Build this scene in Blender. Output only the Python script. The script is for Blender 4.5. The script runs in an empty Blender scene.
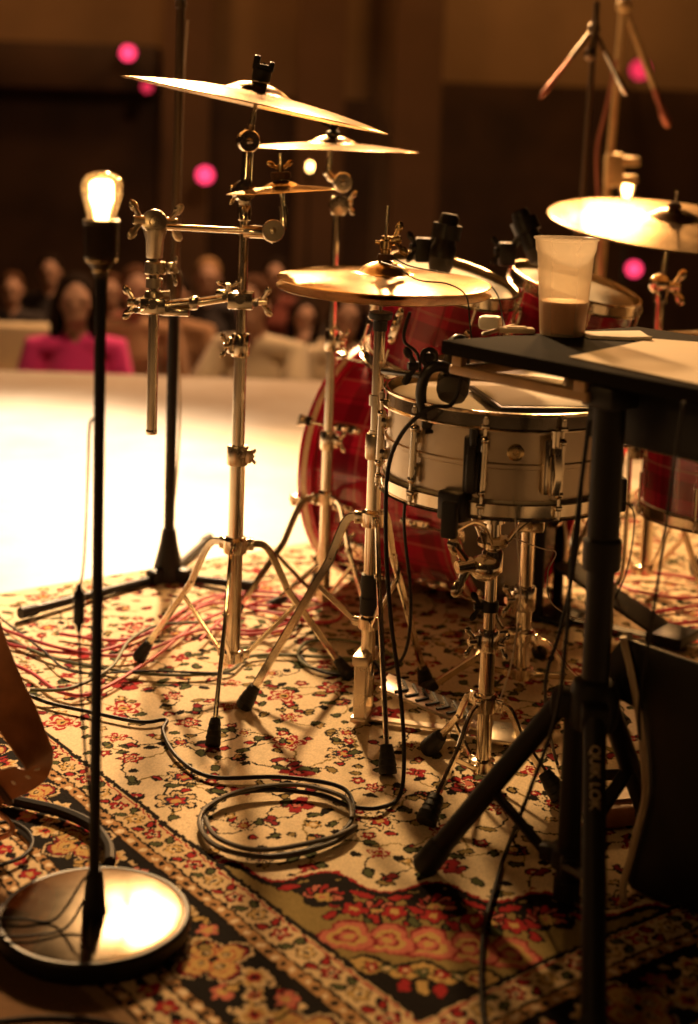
import bpy, bmesh, math, random
import numpy as np
from mathutils import Vector as V, Matrix, Quaternion
PI = math.pi
rnd = random.Random(7)
sc = bpy.context.scene
col = sc.collection

# ------------------------------------------------------------------ camera
FPX = 1475.0; CAMH = 1.02; PITCH = math.radians(6); ROLL = math.radians(2)
YC = 145 + FPX*math.tan(PITCH)
fw = V((0, math.cos(PITCH), -math.sin(PITCH)))
r0 = V((1, 0, 0)); u0 = V((0, math.sin(PITCH), math.cos(PITCH)))
RX = r0*math.cos(ROLL) + u0*math.sin(ROLL)
UX = -r0*math.sin(ROLL) + u0*math.cos(ROLL)
EYE = V((0, 0, CAMH))
cd = bpy.data.cameras.new('camera'); cam = bpy.data.objects.new('camera', cd); col.objects.link(cam)
cd.sensor_fit = 'VERTICAL'; cd.sensor_height = 36; cd.sensor_width = 24
cd.lens = FPX*36/1024; cd.shift_y = -(512-YC)/1024
mw = Matrix((( RX.x, UX.x, -fw.x, 0), (RX.y, UX.y, -fw.y, 0), (RX.z, UX.z, -fw.z, CAMH), (0, 0, 0, 1)))
cam.matrix_world = mw
cd.clip_start = 0.05
cd.dof.use_dof = True; cd.dof.focus_distance = 2.42; cd.dof.aperture_fstop = 2.2
sc.camera = cam

def ray(px, py):
    return fw + RX*((px-349)/FPX) - UX*((py-YC)/FPX)
def at(px, py, Y):
    d = ray(px, py); return EYE + d*(Y/d.y)
def on(px, py, z=0.0):
    d = ray(px, py); return EYE + d*((z-CAMH)/d.z)

# ------------------------------------------------------------------ materials
def newmat(name):
    m = bpy.data.materials.new(name); m.use_nodes = True
    return m, m.node_tree, m.node_tree.nodes['Principled BSDF']
def mat(name, c, rough=.5, metal=0, bump=0, bscale=200, vary=0, vscale=20, coat=0, sheen=0, trans=0, ior=1.45, spec=.5, emit=None, es=0):
    m, nt, b = newmat(name)
    b.inputs['Base Color'].default_value = (*c, 1)
    b.inputs['Roughness'].default_value = rough
    b.inputs['Metallic'].default_value = metal
    b.inputs['Coat Weight'].default_value = coat
    b.inputs['Sheen Weight'].default_value = sheen
    b.inputs['Transmission Weight'].default_value = trans
    b.inputs['IOR'].default_value = ior
    b.inputs['Specular IOR Level'].default_value = spec
    if emit:
        b.inputs['Emission Color'].default_value = (*emit, 1); b.inputs['Emission Strength'].default_value = es
    tc = nt.nodes.new('ShaderNodeTexCoord')
    if bump:
        n = nt.nodes.new('ShaderNodeTexNoise'); n.inputs['Scale'].default_value = bscale; n.inputs['Detail'].default_value = 4
        nt.links.new(tc.outputs['Object'], n.inputs['Vector'])
        bp = nt.nodes.new('ShaderNodeBump'); bp.inputs['Strength'].default_value = bump; bp.inputs['Distance'].default_value = .002
        nt.links.new(n.outputs['Fac'], bp.inputs['Height']); nt.links.new(bp.outputs['Normal'], b.inputs['Normal'])
    if vary:
        n = nt.nodes.new('ShaderNodeTexNoise'); n.inputs['Scale'].default_value = vscale; n.inputs['Detail'].default_value = 5
        nt.links.new(tc.outputs['Object'], n.inputs['Vector'])
        r = nt.nodes.new('ShaderNodeValToRGB')
        r.color_ramp.elements[0].position = .3; r.color_ramp.elements[1].position = .72
        r.color_ramp.elements[0].color = (*[x*(1-vary) for x in c], 1)
        r.color_ramp.elements[1].color = (*[min(1, x*(1+vary*.6)) for x in c], 1)
        nt.links.new(n.outputs['Fac'], r.inputs['Fac']); nt.links.new(r.outputs['Color'], b.inputs['Base Color'])
        mr = nt.nodes.new('ShaderNodeMapRange'); mr.inputs['To Min'].default_value = rough*.8; mr.inputs['To Max'].default_value = min(1, rough*1.25)
        nt.links.new(n.outputs['Fac'], mr.inputs['Value']); nt.links.new(mr.outputs['Result'], b.inputs['Roughness'])
    return m
M = {}
M['chrome'] = mat('chrome', (.84, .75, .60), .15, 1, vary=.12, vscale=30)
M['steel'] = mat('satin_steel', (.64, .55, .42), .28, 1, vary=.12, vscale=25)
M['rubber'] = mat('black_rubber', (.012, .011, .010), .6, bump=.1)
M['black'] = mat('black_powder_coat', (.011, .009, .008), .46, bump=.15, bscale=400, spec=.3)
M['plastic'] = mat('black_plastic', (.016, .014, .013), .35)
M['felt'] = mat('dark_felt', (.10, .055, .03), .95, bump=.6, bscale=500)
M['pale_felt'] = mat('pale_felt', (.55, .45, .33), .95, bump=.6, bscale=500)
M['brass'] = mat('brass_fitting', (.75, .55, .28), .25, 1, vary=.2, vscale=30)
M['head'] = mat('coated_drum_head', (.80, .74, .62), .55, bump=.15, bscale=600, vary=.10, vscale=12)
M['smoke_head'] = mat('smoked_drum_head', (.060, .035, .020), .25, vary=.3, vscale=4)
M['paper'] = mat('paper', (.80, .72, .58), .8, vary=.06, vscale=8)
M['card'] = mat('card', (.70, .56, .38), .8, vary=.1, vscale=10)
M['tan_wood'] = mat('tan_wood', (.42, .25, .12), .5, vary=.3, vscale=14)
M['cable'] = mat('black_cable', (.012, .010, .009), .5, spec=.25)
M['grey_cable'] = mat('grey_cable', (.10, .085, .065), .5)
M['red_cable'] = mat('red_cable', (.55, .05, .08), .45)
M['green_cable'] = mat('olive_cable', (.10, .11, .045), .5)
M['white_cable'] = mat('pale_cable', (.55, .48, .38), .5)
M['leather'] = mat('brown_leather', (.40, .155, .055), .36, bump=.35, bscale=160, vary=.35, vscale=25)
M['leather_edge'] = mat('dark_leather_edge', (.05, .022, .012), .6)
M['bag'] = mat('black_bag_vinyl', (.012, .011, .010), .42, bump=.35, bscale=60)
M['bag_piping'] = mat('bag_piping', (.66, .52, .34), .4)
M['skin'] = mat('skin', (.52, .30, .20), .55, vary=.1, vscale=15)
M['hair_dark'] = mat('dark_hair', (.018, .010, .006), .9, bump=.6, bscale=60, spec=.1)
M['hair_brown'] = mat('brown_hair', (.09, .04, .02), .9, spec=.1, bump=.6, bscale=60)
M['hair_fair'] = mat('fair_hair', (.30, .17, .08), .9, spec=.1, bump=.6, bscale=60)
M['denim'] = mat('dark_trousers', (.02, .022, .03), .9)
M['white_plastic'] = mat('white_plastic', (.80, .76, .68), .35)
M['letter'] = mat('pale_lettering', (.55, .42, .28), .5)
M['milky_drink'] = mat('milky_iced_drink', (.66, .33, .17), .35, vary=.12, vscale=30)
M['tabletop'] = mat('matt_black_top', (.011, .009, .008), .85, bump=.1, spec=.02)
M['gold_pole'] = mat('sidelit_brass_pole', (.62, .43, .20), .38, .3, vary=.15)  # side light on the brass pole and clamp, put into a bright colour
M['upper_pole'] = mat('satin_bronze_pole', (.20, .14, .09), .35, .8)
M['mesh_metal'] = mat('mic_grille', (.10, .09, .08), .45, .8, bump=.8, bscale=900)
M['rose_gold'] = mat('rose_bronze', (.50, .18, .12), .35, .7)
def cloth(n, c): return mat(n, c, .9, bump=.5, bscale=90, vary=.15, vscale=6, sheen=.2)

def cymbal_mat(name, c, rough):
    m, nt, b = newmat(name)
    b.inputs['Metallic'].default_value = 1
    tc = nt.nodes.new('ShaderNodeTexCoord')
    sep = nt.nodes.new('ShaderNodeVectorMath'); sep.operation = 'LENGTH'
    mul = nt.nodes.new('ShaderNodeVectorMath'); mul.operation = 'MULTIPLY'; mul.inputs[1].default_value = (1, 1, 0)
    nt.links.new(tc.outputs['Object'], mul.inputs[0]); nt.links.new(mul.outputs[0], sep.inputs[0])
    n = nt.nodes.new('ShaderNodeTexNoise'); n.noise_dimensions = '1D'; n.inputs['Scale'].default_value = 700; n.inputs['Detail'].default_value = 3
    nt.links.new(sep.outputs['Value'], n.inputs['W'])
    n2 = nt.nodes.new('ShaderNodeTexNoise'); n2.inputs['Scale'].default_value = 16; n2.inputs['Detail'].default_value = 6
    nt.links.new(tc.outputs['Object'], n2.inputs['Vector'])
    bp = nt.nodes.new('ShaderNodeBump'); bp.inputs['Strength'].default_value = .16; bp.inputs['Distance'].default_value = .0006
    nt.links.new(n.outputs['Fac'], bp.inputs['Height'])
    n3 = nt.nodes.new('ShaderNodeTexNoise'); n3.inputs['Scale'].default_value = 45; n3.inputs['Detail'].default_value = 1
    nt.links.new(tc.outputs['Object'], n3.inputs['Vector'])
    bp2 = nt.nodes.new('ShaderNodeBump'); bp2.inputs['Strength'].default_value = .07; bp2.inputs['Distance'].default_value = .003
    nt.links.new(n3.outputs['Fac'], bp2.inputs['Height']); nt.links.new(bp.outputs['Normal'], bp2.inputs['Normal'])
    nt.links.new(bp2.outputs['Normal'], b.inputs['Normal'])
    r = nt.nodes.new('ShaderNodeValToRGB')
    r.color_ramp.elements[0].position = .3; r.color_ramp.elements[1].position = .7
    r.color_ramp.elements[0].color = (*[x*.62 for x in c], 1); r.color_ramp.elements[1].color = (*c, 1)
    nt.links.new(n2.outputs['Fac'], r.inputs['Fac']); nt.links.new(r.outputs['Color'], b.inputs['Base Color'])
    mr = nt.nodes.new('ShaderNodeMapRange'); mr.inputs['To Min'].default_value = rough*.85; mr.inputs['To Max'].default_value = rough*1.3
    nt.links.new(n2.outputs['Fac'], mr.inputs['Value']); nt.links.new(mr.outputs['Result'], b.inputs['Roughness'])
    return m
M['cymbal'] = cymbal_mat('bronze_cymbal', (.80, .54, .25), .20)
M['ride'] = cymbal_mat('dark_bronze_cymbal', (.70, .46, .21), .23)

def plaid_mat(name, base, dark, light, scale):
    m, nt, b = newmat(name)
    b.inputs['Roughness'].default_value = .22; b.inputs['Coat Weight'].default_value = .8; b.inputs['Coat Roughness'].default_value = .08
    uv = nt.nodes.new('ShaderNodeUVMap'); uv.uv_map = 'wrap'
    s = nt.nodes.new('ShaderNodeSeparateXYZ'); nt.links.new(uv.outputs['UV'], s.inputs[0])
    def band(axis, sc_, off, width):
        a = nt.nodes.new('ShaderNodeMath'); a.operation = 'MULTIPLY_ADD'; a.inputs[1].default_value = sc_; a.inputs[2].default_value = off
        nt.links.new(s.outputs[axis], a.inputs[0])
        f = nt.nodes.new('ShaderNodeMath'); f.operation = 'FRACT'; nt.links.new(a.outputs[0], f.inputs[0])
        l = nt.nodes.new('ShaderNodeMath'); l.operation = 'LESS_THAN'; l.inputs[1].default_value = width
        nt.links.new(f.outputs[0], l.inputs[0]); return l.outputs[0]
    cur = None
    prev = nt.nodes.new('ShaderNodeRGB'); prev.outputs[0].default_value = (*base, 1); prev = prev.outputs[0]
    for ax, sc_, off, w, cc, fac in (('X', scale, 0, .34, dark, .55), ('Y', scale, .1, .34, dark, .55), ('X', scale, .6, .05, light, .55), ('Y', scale, .6, .05, light, .5), ('X', scale*2, .3, .06, dark, .6)):
        mx = nt.nodes.new('ShaderNodeMix'); mx.data_type = 'RGBA'
        fm = nt.nodes.new('ShaderNodeMath'); fm.operation = 'MULTIPLY'; fm.inputs[1].default_value = fac
        nt.links.new(band(ax, sc_, off, w), fm.inputs[0]); nt.links.new(fm.outputs[0], mx.inputs['Factor'])
        nt.links.new(prev, mx.inputs['A']); mx.inputs['B'].default_value = (*cc, 1)
        prev = mx.outputs['Result']
    nt.links.new(prev, b.inputs['Base Color'])
    return m
M['plaid'] = plaid_mat('red_plaid_wrap', (.50, .010, .050), (.13, .005, .016), (.55, .20, .17), 9)
M['red_hoop'] = mat('red_hoop_lacquer', (.50, .010, .05), .2, coat=.8, vary=.25, vscale=18)
M['cream_inlay'] = mat('cream_inlay', (.72, .55, .36), .35, coat=.5)

# ------------------------------------------------------------------ mesh kit
def basis(d):
    d = V(d).normalized()
    a = V((0, 0, 1)) if abs(d.z) < .95 else V((1, 0, 0))
    x = a.cross(d).normalized(); return x, d.cross(x).normalized(), d
def catmull(pts, n=8, closed=False):
    pts = [V(p) for p in pts]; out = []; N = len(pts)
    rng = range(N if closed else N-1)
    for i in rng:
        if closed: p0, p1, p2, p3 = pts[i-1], pts[i], pts[(i+1) % N], pts[(i+2) % N]
        else: p0, p1, p2, p3 = pts[max(i-1, 0)], pts[i], pts[i+1], pts[min(i+2, N-1)]
        for k in range(n):
            t = k/n
            out.append(.5*((2*p1)+(p2-p0)*t+(2*p0-5*p1+4*p2-p3)*t*t+(3*p1-p0-3*p2+p3)*t**3))
    if not closed: out.append(pts[-1])
    return out
ORG = {}
class MB:
    def __init__(s): s.bm = bmesh.new()
    def ring(s, pts): return [s.bm.verts.new(p) for p in pts]
    def skinr(s, rings, closed=False, cap=True):
        n = len(rings[0])
        L = len(rings)
        for i in range(L if closed else L-1):
            a, b = rings[i], rings[(i+1) % L]
            for k in range(n):
                try: s.bm.faces.new((a[k], a[(k+1) % n], b[(k+1) % n], b[k]))
                except ValueError: pass
        if cap and not closed:
            for rg in (rings[0], rings[-1]):
                try: s.bm.faces.new(rg)
                except ValueError: pass
    def tube(s, pts, r, n=10, closed=False, cap=True):
        pts = [V(p) for p in pts]; L = len(pts)
        rs = r if isinstance(r, (list, tuple)) else [r]*L
        def tan(i):
            if closed: return (pts[(i+1) % L]-pts[i-1]).normalized()
            if i == 0: return (pts[1]-pts[0]).normalized()
            if i == L-1: return (pts[-1]-pts[-2]).normalized()
            return ((pts[i+1]-pts[i]).normalized()+(pts[i]-pts[i-1]).normalized()).normalized()
        x, y, d = basis(tan(0)); rings = []
        for i in range(L):
            t = tan(i)
            q = d.rotation_difference(t); x = (q @ x).normalized(); x = (x-t*x.dot(t)).normalized(); d = t; y = t.cross(x)
            rings.append(s.ring([pts[i]+(x*math.cos(2*PI*k/n)+y*math.sin(2*PI*k/n))*rs[i] for k in range(n)]))
        s.skinr(rings, closed, cap); return s
    def cyl(s, a, b, r, r2=None, n=16): return s.tube([a, b], [r, r if r2 is None else r2], n)
    def strip(s, pts, w, t, wd):
        """bar of rectangular section: width w along wd, thickness t"""
        pts = [V(p) for p in pts]; L = len(pts); rings = []
        for i in range(L):
            tg = (pts[min(i+1, L-1)]-pts[max(i-1, 0)]).normalized()
            wv = V(wd[i] if isinstance(wd, list) else wd); wv = (wv-tg*wv.dot(tg)).normalized(); nv = tg.cross(wv)
            ww = w[i] if isinstance(w, list) else w
            c = min(t*.3, .002)
            h = ww/2; g = t/2
            sec = [(-h+c, -g), (h-c, -g), (h, -g+c), (h, g-c), (h-c, g), (-h+c, g), (-h, g-c), (-h, -g+c)]
            rings.append(s.ring([pts[i]+wv*a+nv*b for a, b in sec]))
        s.skinr(rings); return s
    def lathe(s, prof, o, axis=(0, 0, 1), n=32, closed=False, ripple=None):
        x, y, d = basis(axis); o = V(o); rings = []
        for r, h in prof:
            r = max(r, 1e-5)
            rings.append(s.ring([o+d*h+(x*math.cos(2*PI*k/n)+y*math.sin(2*PI*k/n))*r for k in range(n)]))
        s.skinr(rings, closed, not closed); return s
    def box(s, c, size, ax=None, bev=.002):
        ax = ax or (V((1, 0, 0)), V((0, 1, 0)), V((0, 0, 1)))
        ax = [V(a).normalized() for a in ax]; c = V(c)
        vs = [s.bm.verts.new(c+ax[0]*(size[0]/2*i)+ax[1]*(size[1]/2*j)+ax[2]*(size[2]/2*k)) for i in (-1, 1) for j in (-1, 1) for k in (-1, 1)]
        fs = [s.bm.faces.new([vs[i] for i in q]) for q in ((0, 1, 3, 2), (4, 6, 7, 5), (0, 4, 5, 1), (2, 3, 7, 6), (0, 2, 6, 4), (1, 5, 7, 3))]
        if bev:
            es = list({e for f in fs for e in f.edges})
            bmesh.ops.bevel(s.bm, geom=es, offset=min(bev, min(size)*.3), segments=2, profile=.5, affect='EDGES')
        return s
    def prism(s, poly, o, ex, ey, depth, bev=0):
        ex = V(ex).normalized(); ey = V(ey).normalized(); ez = ex.cross(ey); o = V(o)
        a = s.ring([o+ex*p[0]+ey*p[1] for p in poly]); b = s.ring([o+ex*p[0]+ey*p[1]+ez*depth for p in poly])
        s.skinr([a, b]); return s
    def ball(s, c, r, n=14, ax=None):
        r = (r, r, r) if not isinstance(r, (tuple, list)) else r
        ax = ax or (V((1, 0, 0)), V((0, 1, 0)), V((0, 0, 1))); c = V(c); m = max(6, n//2)
        rings = []
        for i in range(m+1):
            th = PI*i/m; q = max(math.sin(th), 1e-3)
            rings.append(s.ring([c+V(ax[0])*(r[0]*q*math.cos(2*PI*k/n))+V(ax[1])*(r[1]*q*math.sin(2*PI*k/n))+V(ax[2])*(r[2]*math.cos(th)) for k in range(n)]))
        s.skinr(rings); return s
    def torus(s, c, axis, R, r, n=40, m=8):
        x, y, d = basis(axis); c = V(c)
        return s.tube([c+(x*math.cos(2*PI*k/n)+y*math.sin(2*PI*k/n))*R for k in range(n)], r, m, closed=True)
    def wing(s, p, axis, wd, k=1.0):
        """wing nut/bolt: hub along axis with two ears along wd"""
        p = V(p); ax = V(axis).normalized(); wd = V(wd); wd = (wd-ax*wd.dot(ax)).normalized()
        s.cyl(p, p+ax*.013*k, .0065*k, .0050*k, 12)
        t = ax.cross(wd)
        for e in (-1, 1):
            u = (wd*e*.84+ax*.54).normalized(); w = t.cross(u)
            s.tube([p+ax*.005*k+wd*e*.003*k, p+ax*.009*k+wd*e*.010*k, p+ax*.0135*k+wd*e*.017*k], [.0040*k, .0034*k, .0030*k], 8)
            s.ball(p+ax*.0135*k+wd*e*.0165*k, (.0085*k, .0056*k, .0026*k), 10, (u, w, t))
        return s
    def build(s, name, m, parent=None, smooth=38, uvwrap=None, world=False):
        bmesh.ops.recalc_face_normals(s.bm, faces=s.bm.faces[:])
        o0 = ORG.get(parent.name, V((0, 0, 0))) if parent is not None else V((0, 0, 0))
        if parent is None and not world:
            # a single-mesh thing: put its origin at the middle of its base
            xs = [v.co for v in s.bm.verts]
            o0 = V(((min(v.x for v in xs)+max(v.x for v in xs))/2, (min(v.y for v in xs)+max(v.y for v in xs))/2, min(v.z for v in xs)))
        for e in s.bm.edges:
            if len(e.link_faces) == 2 and e.calc_face_angle(0) > math.radians(smooth): e.smooth = False
        for f in s.bm.faces: f.smooth = True
        if uvwrap:
            c, axis, = V(uvwrap[0]), V(uvwrap[1]); R = uvwrap[2]; x, y, d = basis(axis)
            L = s.bm.loops.layers.uv.new('wrap')
            for f in s.bm.faces:
                us = []
                for lp in f.loops:
                    q = lp.vert.co-c; us.append(math.atan2(q.dot(y), q.dot(x)))
                for lp, a in zip(f.loops, us):
                    if a < us[0]-PI: a += 2*PI
                    if a > us[0]+PI: a -= 2*PI
                    lp[L].uv = (a*R, (lp.vert.co-c).dot(d))
        bmesh.ops.translate(s.bm, vec=-o0, verts=s.bm.verts[:])
        me = bpy.data.meshes.new(name); s.bm.to_mesh(me); s.bm.free()
        me.materials.append(m if not isinstance(m, str) else M[m])
        o = bpy.data.objects.new(name, me); col.objects.link(o)
        if parent is not None:
            o.parent = parent; ORG[o.name] = o0
        else:
            o.location = o0; ORG[o.name] = o0
        return o
def tag(o, label, cat, group=None, kind=None):
    o['label'] = label
    if cat: o['category'] = cat
    if group: o['group'] = group
    if kind: o['kind'] = kind
    return o
def thing(name, label, cat, loc, group=None):
    o = bpy.data.objects.new(name, None); col.objects.link(o); o.location = loc; o.empty_display_size = .05
    ORG[o.name] = V(loc); return tag(o, label, cat, group)
def struct(o): o['kind'] = 'structure'; return o
def dup(root, loc, rotz=0, scale=1):
    r = root.copy(); col.objects.link(r); r.location = loc; r.rotation_euler = (0, 0, rotz); r.scale = (scale,)*3
    for ch in list(root.children):
        c = ch.copy(); col.objects.link(c); c.parent = r
        for g in list(ch.children):
            d = g.copy(); col.objects.link(d); d.parent = c
    return r
Z = V((0, 0, 1))
# ------------------------------------------------------------------ the setting
HALL = -.95
def slab(name, lo, hi, m, bev=0):
    b = MB(); lo, hi = V(lo), V(hi); b.box((lo+hi)/2, hi-lo, bev=bev)
    return struct(b.build(name, m))
m, nt, b = newmat('stage_floor_paint')
b.inputs['Roughness'].default_value = .42
tc = nt.nodes.new('ShaderNodeTexCoord')
n1 = nt.nodes.new('ShaderNodeTexNoise'); n1.inputs['Scale'].default_value = 2.2; n1.inputs['Detail'].default_value = 8; n1.inputs['Roughness'].default_value = .65
nt.links.new(tc.outputs['Object'], n1.inputs['Vector'])
rp = nt.nodes.new('ShaderNodeValToRGB'); rp.color_ramp.elements[0].position = .30; rp.color_ramp.elements[1].position = .62
rp.color_ramp.elements[0].color = (.60, .50, .38, 1); rp.color_ramp.elements[1].color = (.80, .74, .64, 1)
nt.links.new(n1.outputs['Fac'], rp.inputs['Fac']); nt.links.new(rp.outputs['Color'], b.inputs['Base Color'])
n2 = nt.nodes.new('ShaderNodeTexNoise'); n2.inputs['Scale'].default_value = 40; n2.inputs['Detail'].default_value = 5
nt.links.new(tc.outputs['Object'], n2.inputs['Vector'])
bp = nt.nodes.new('ShaderNodeBump'); bp.inputs['Strength'].default_value = .12; bp.inputs['Distance'].default_value = .004
nt.links.new(n2.outputs['Fac'], bp.inputs['Height']); nt.links.new(bp.outputs['Normal'], b.inputs['Normal'])
M['stage'] = m
slab('floor', (-5, -1.6, -.06), (5, 6.30, 0), 'stage')
M['stage_front'] = mat('stage_front_boards', (.05, .03, .02), .6, vary=.3)
slab('trim_1', (-5, 6.26, HALL), (5, 6.335, -.004), 'stage_front')
M['hall_floor'] = mat('hall_floor', (.10, .055, .03), .5, vary=.3, vscale=3)
slab('floor_hall', (-9, 6.335, HALL-.05), (9, 16.3, HALL), 'hall_floor')
M['plaster'] = mat('back_wall_plaster', (.26, .17, .10), .9, vary=.25, vscale=.9)
M['dark_wood'] = mat('dark_wall_panelling', (.055, .027, .015), .6, vary=.5, vscale=1.4)
M['pilaster'] = mat('wall_pilaster', (.14, .08, .05), .8, vary=.2, vscale=2)
slab('wall_back', (-9, 16.0, HALL), (9, 16.3, 6.5), 'plaster')
slab('wall_left', (-9.3, -1.6, HALL), (-9, 16.3, 6.5), 'dark_wood')
slab('wall_right', (9, -1.6, HALL), (9.3, 16.3, 6.5), 'dark_wood')
slab('ceiling', (-9.3, -1.6, 6.5), (9.3, 16.3, 6.7), 'dark_wood')
# dark wainscot, its rail, pilasters and dark openings along the back of the hall
slab('trim_2', (.55, 15.86, HALL), (9, 16.0, 1.72), 'dark_wood')
slab('trim_3', (-9, 15.86, HALL), (.20, 16.0, 1.50), 'dark_wood')
slab('trim_4', (-.62, 15.7, HALL), (-.12, 16.0, 6.5), 'pilaster')
slab('trim_5', (.40, 15.7, HALL), (.90, 16.0, 6.5), 'pilaster')
slab('trim_6', (-9, 15.55, 1.50), (-2.1, 16.0, 1.98), 'dark_wood', .02)
slab('trim_7', (-2.05, 15.7, HALL), (-1.55, 16.0, 6.5), 'pilaster')

# ------------------------------------------------------------------ the rug: woven pattern held as one colour per knot
RC = V((.11, 1.64, 0)); E1 = V((-.605, .796, 0)).normalized(); E2 = V((.796, .605, 0)).normalized()
U0, U1, V0_, V1 = -.36, 1.75, -.50, 2.30
STEP = .0026
nu = int((U1-U0)/STEP)+1; nv = int((V1-V0_)/STEP)+1
uu = np.linspace(U0, U1, nu); vv = np.linspace(V0_, V1, nv)
UX_, VX_ = np.meshgrid(uu, vv, indexing='ij')
def wob(seed, wl, amp):
    g = np.random.default_rng(seed); s = np.zeros((nu, nv))
    for k in range(9):
        a, ph_ = g.uniform(0, 6.28), g.uniform(0, 6.28); f = 2*PI/(wl*g.uniform(.6, 1.6)); s += np.sin((UX_*math.cos(a)+VX_*math.sin(a))*f+ph_)
    return s*amp/3
UG = UX_+wob(1, .016, .0016)+wob(3, .2, .002); VG = VX_+wob(2, .016, .0016)+wob(4, .2, .002)
rg = np.random.default_rng(5)
INK = (.010, .007, .006); CREAM = (.74, .60, .40); RED = (.33, .022, .026); ROSE = (.50, .15, .11); GOLD = (.50, .33, .12)
OLIVE = (.26, .19, .07); GREEN = (.075, .085, .035); NAVY = (.025, .026, .035); TAN = (.64, .48, .28); WINE = (.22, .02, .025)
RUG = np.empty((nu, nv, 3), np.float32); RUG[:] = CREAM
def win(u, v, r):
    i0 = max(0, int((u-r-U0)/STEP)); i1 = min(nu, int((u+r-U0)/STEP)+2)
    j0 = max(0, int((v-r-V0_)/STEP)); j1 = min(nv, int((v+r-V0_)/STEP)+2)
    if i1 <= i0 or j1 <= j0: return None
    s = np.s_[i0:i1, j0:j1]; return s, UG[s]-u, VG[s]-v
def put(s, mask, c): RUG[s][mask] = c
def rosette(u, v, r, p, cols, ph=0, cut=.2):
    w = win(u, v, r*1.3)
    if not w: return
    s, a, b = w; d = np.hypot(a, b); th = np.arctan2(b, a)+ph
    lob = 1-cut+cut*np.abs(np.cos(th*p/2))*1.6-cut*.3
    for f, c in cols: put(s, d < r*f*(lob if f > .35 else 1), c)
def leaf(u, v, ang, L, W, c, edge=INK, e=.0035):
    w = win(u, v, L)
    if not w: return
    s, a, b = w; x = a*math.cos(ang)+b*math.sin(ang); y = -a*math.sin(ang)+b*math.cos(ang)
    t = np.clip((x+L/2)/L, 0, 1); wd = W*np.sin(PI*t)**.8*(1.25-.6*t); ins = (np.abs(x) < L/2)
    put(s, ins & (np.abs(y) < wd+e), edge); put(s, ins & (np.abs(y) < wd) & (np.abs(x) < L/2-e), c)
def line(pts, wd, c):
    for (a, b) in zip(pts[:-1], pts[1:]):
        mu, mv = (a[0]+b[0])/2, (a[1]+b[1])/2; L = math.hypot(b[0]-a[0], b[1]-a[1])
        w = win(mu, mv, L/2+wd*2)
        if not w: continue
        s, p, q = w; ex, ey = (b[0]-a[0])/max(L, 1e-6), (b[1]-a[1])/max(L, 1e-6)
        x = p*ex+q*ey; y = -p*ey+q*ex
        put(s, (np.abs(x) < L/2+wd/2) & (np.abs(y) < wd/2), c)
def vine(u, v, ang, L, curl, wd, c):
    pts = []; x, y, a = u, v, ang
    for k in range(14):
        pts.append((x, y)); x += math.cos(a)*L/14; y += math.sin(a)*L/14; a += curl/14
    line(pts, wd, c); return pts[-1], a
def palmette(u, v, ang, r, cols):
    """fan shaped flower: petals in a half wheel over a small cup"""
    for k in range(-3, 4):
        a = ang+k*.48; q = 1-.07*abs(k)
        leaf(u+math.cos(a)*r*.5*q, v+math.sin(a)*r*.5*q, a, r*q, r*.19, cols[k % 2], INK, .004)
    rosette(u, v, r*.30, 6, ((1.2, INK), (1, cols[2]), (.3, cols[1])))
def flower(u, v, r, kind, ph):
    if kind == 0: rosette(u, v, r, 6, ((1.08, INK), (.92, RED), (.60, CREAM), (.44, INK), (.30, ROSE)), ph, .32)
    elif kind == 1: rosette(u, v, r, 5, ((1.08, RED), (.80, CREAM), (.62, RED), (.34, GOLD), (.16, INK)), ph, .36)
    elif kind == 2: palmette(u, v, ph, r*1.25, (RED, ROSE, GOLD))
    elif kind == 3: rosette(u, v, r, 8, ((1.06, INK), (.92, CREAM), (.62, INK), (.50, RED), (.26, GOLD)), ph, .30)
    elif kind == 4: rosette(u, v, r*.8, 4, ((1.15, WINE), (.9, RED), (.45, INK), (.25, ROSE)), ph, .34)
    else: rosette(u, v, r, 6, ((1.06, INK), (.9, TAN), (.66, NAVY), (.44, RED), (.25, GOLD)), ph, .34)
# field: scattered flowers, curling vines and leaves
sp = .112
i = 0
u = .05
while u < U1-.03:
    v = .05 + (sp/2 if i % 2 else 0)
    while v < V1-.03:
        cu, cv = u+rg.uniform(-.018, .018), v+rg.uniform(-.018, .018)
        a0 = rg.uniform(0, 6.28)
        for q in range(3):
            (ex, ey), a = vine(cu, cv, a0+q*2.1, rg.uniform(.06, .10), rg.uniform(-3.2, 3.2), .0034, INK if rg.random() < .6 else OLIVE)
            leaf(ex, ey, a+.4, rg.uniform(.022, .034), .006, GREEN if rg.random() < .55 else (WINE if rg.random() < .5 else OLIVE))
            for w_ in range(1):
                t = rg.uniform(.3, .8); an = a0+q*2.1+rg.uniform(-1, 1)
                leaf(cu+math.cos(an)*.05*t*1.6, cv+math.sin(an)*.05*t*1.6, an+rg.choice([-1, 1])*1.0, rg.uniform(.016, .026), .0048, [GREEN, INK, RED, OLIVE][rg.integers(4)])
        big = rg.random() < .42
        flower(cu, cv, rg.uniform(.026, .033) if big else rg.uniform(.015, .021), int(rg.integers(6)), a0)
        # small buds between
        bu, bv = cu+rg.uniform(.035, .055), cv+rg.uniform(-.05, .05)
        rosette(bu, bv, rg.uniform(.008, .012), 5, ((1.2, INK), (.9, RED if rg.random() < .7 else GOLD), (.35, CREAM)), 0, .25)
        v += sp
    u += sp*.86; i += 1
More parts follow.
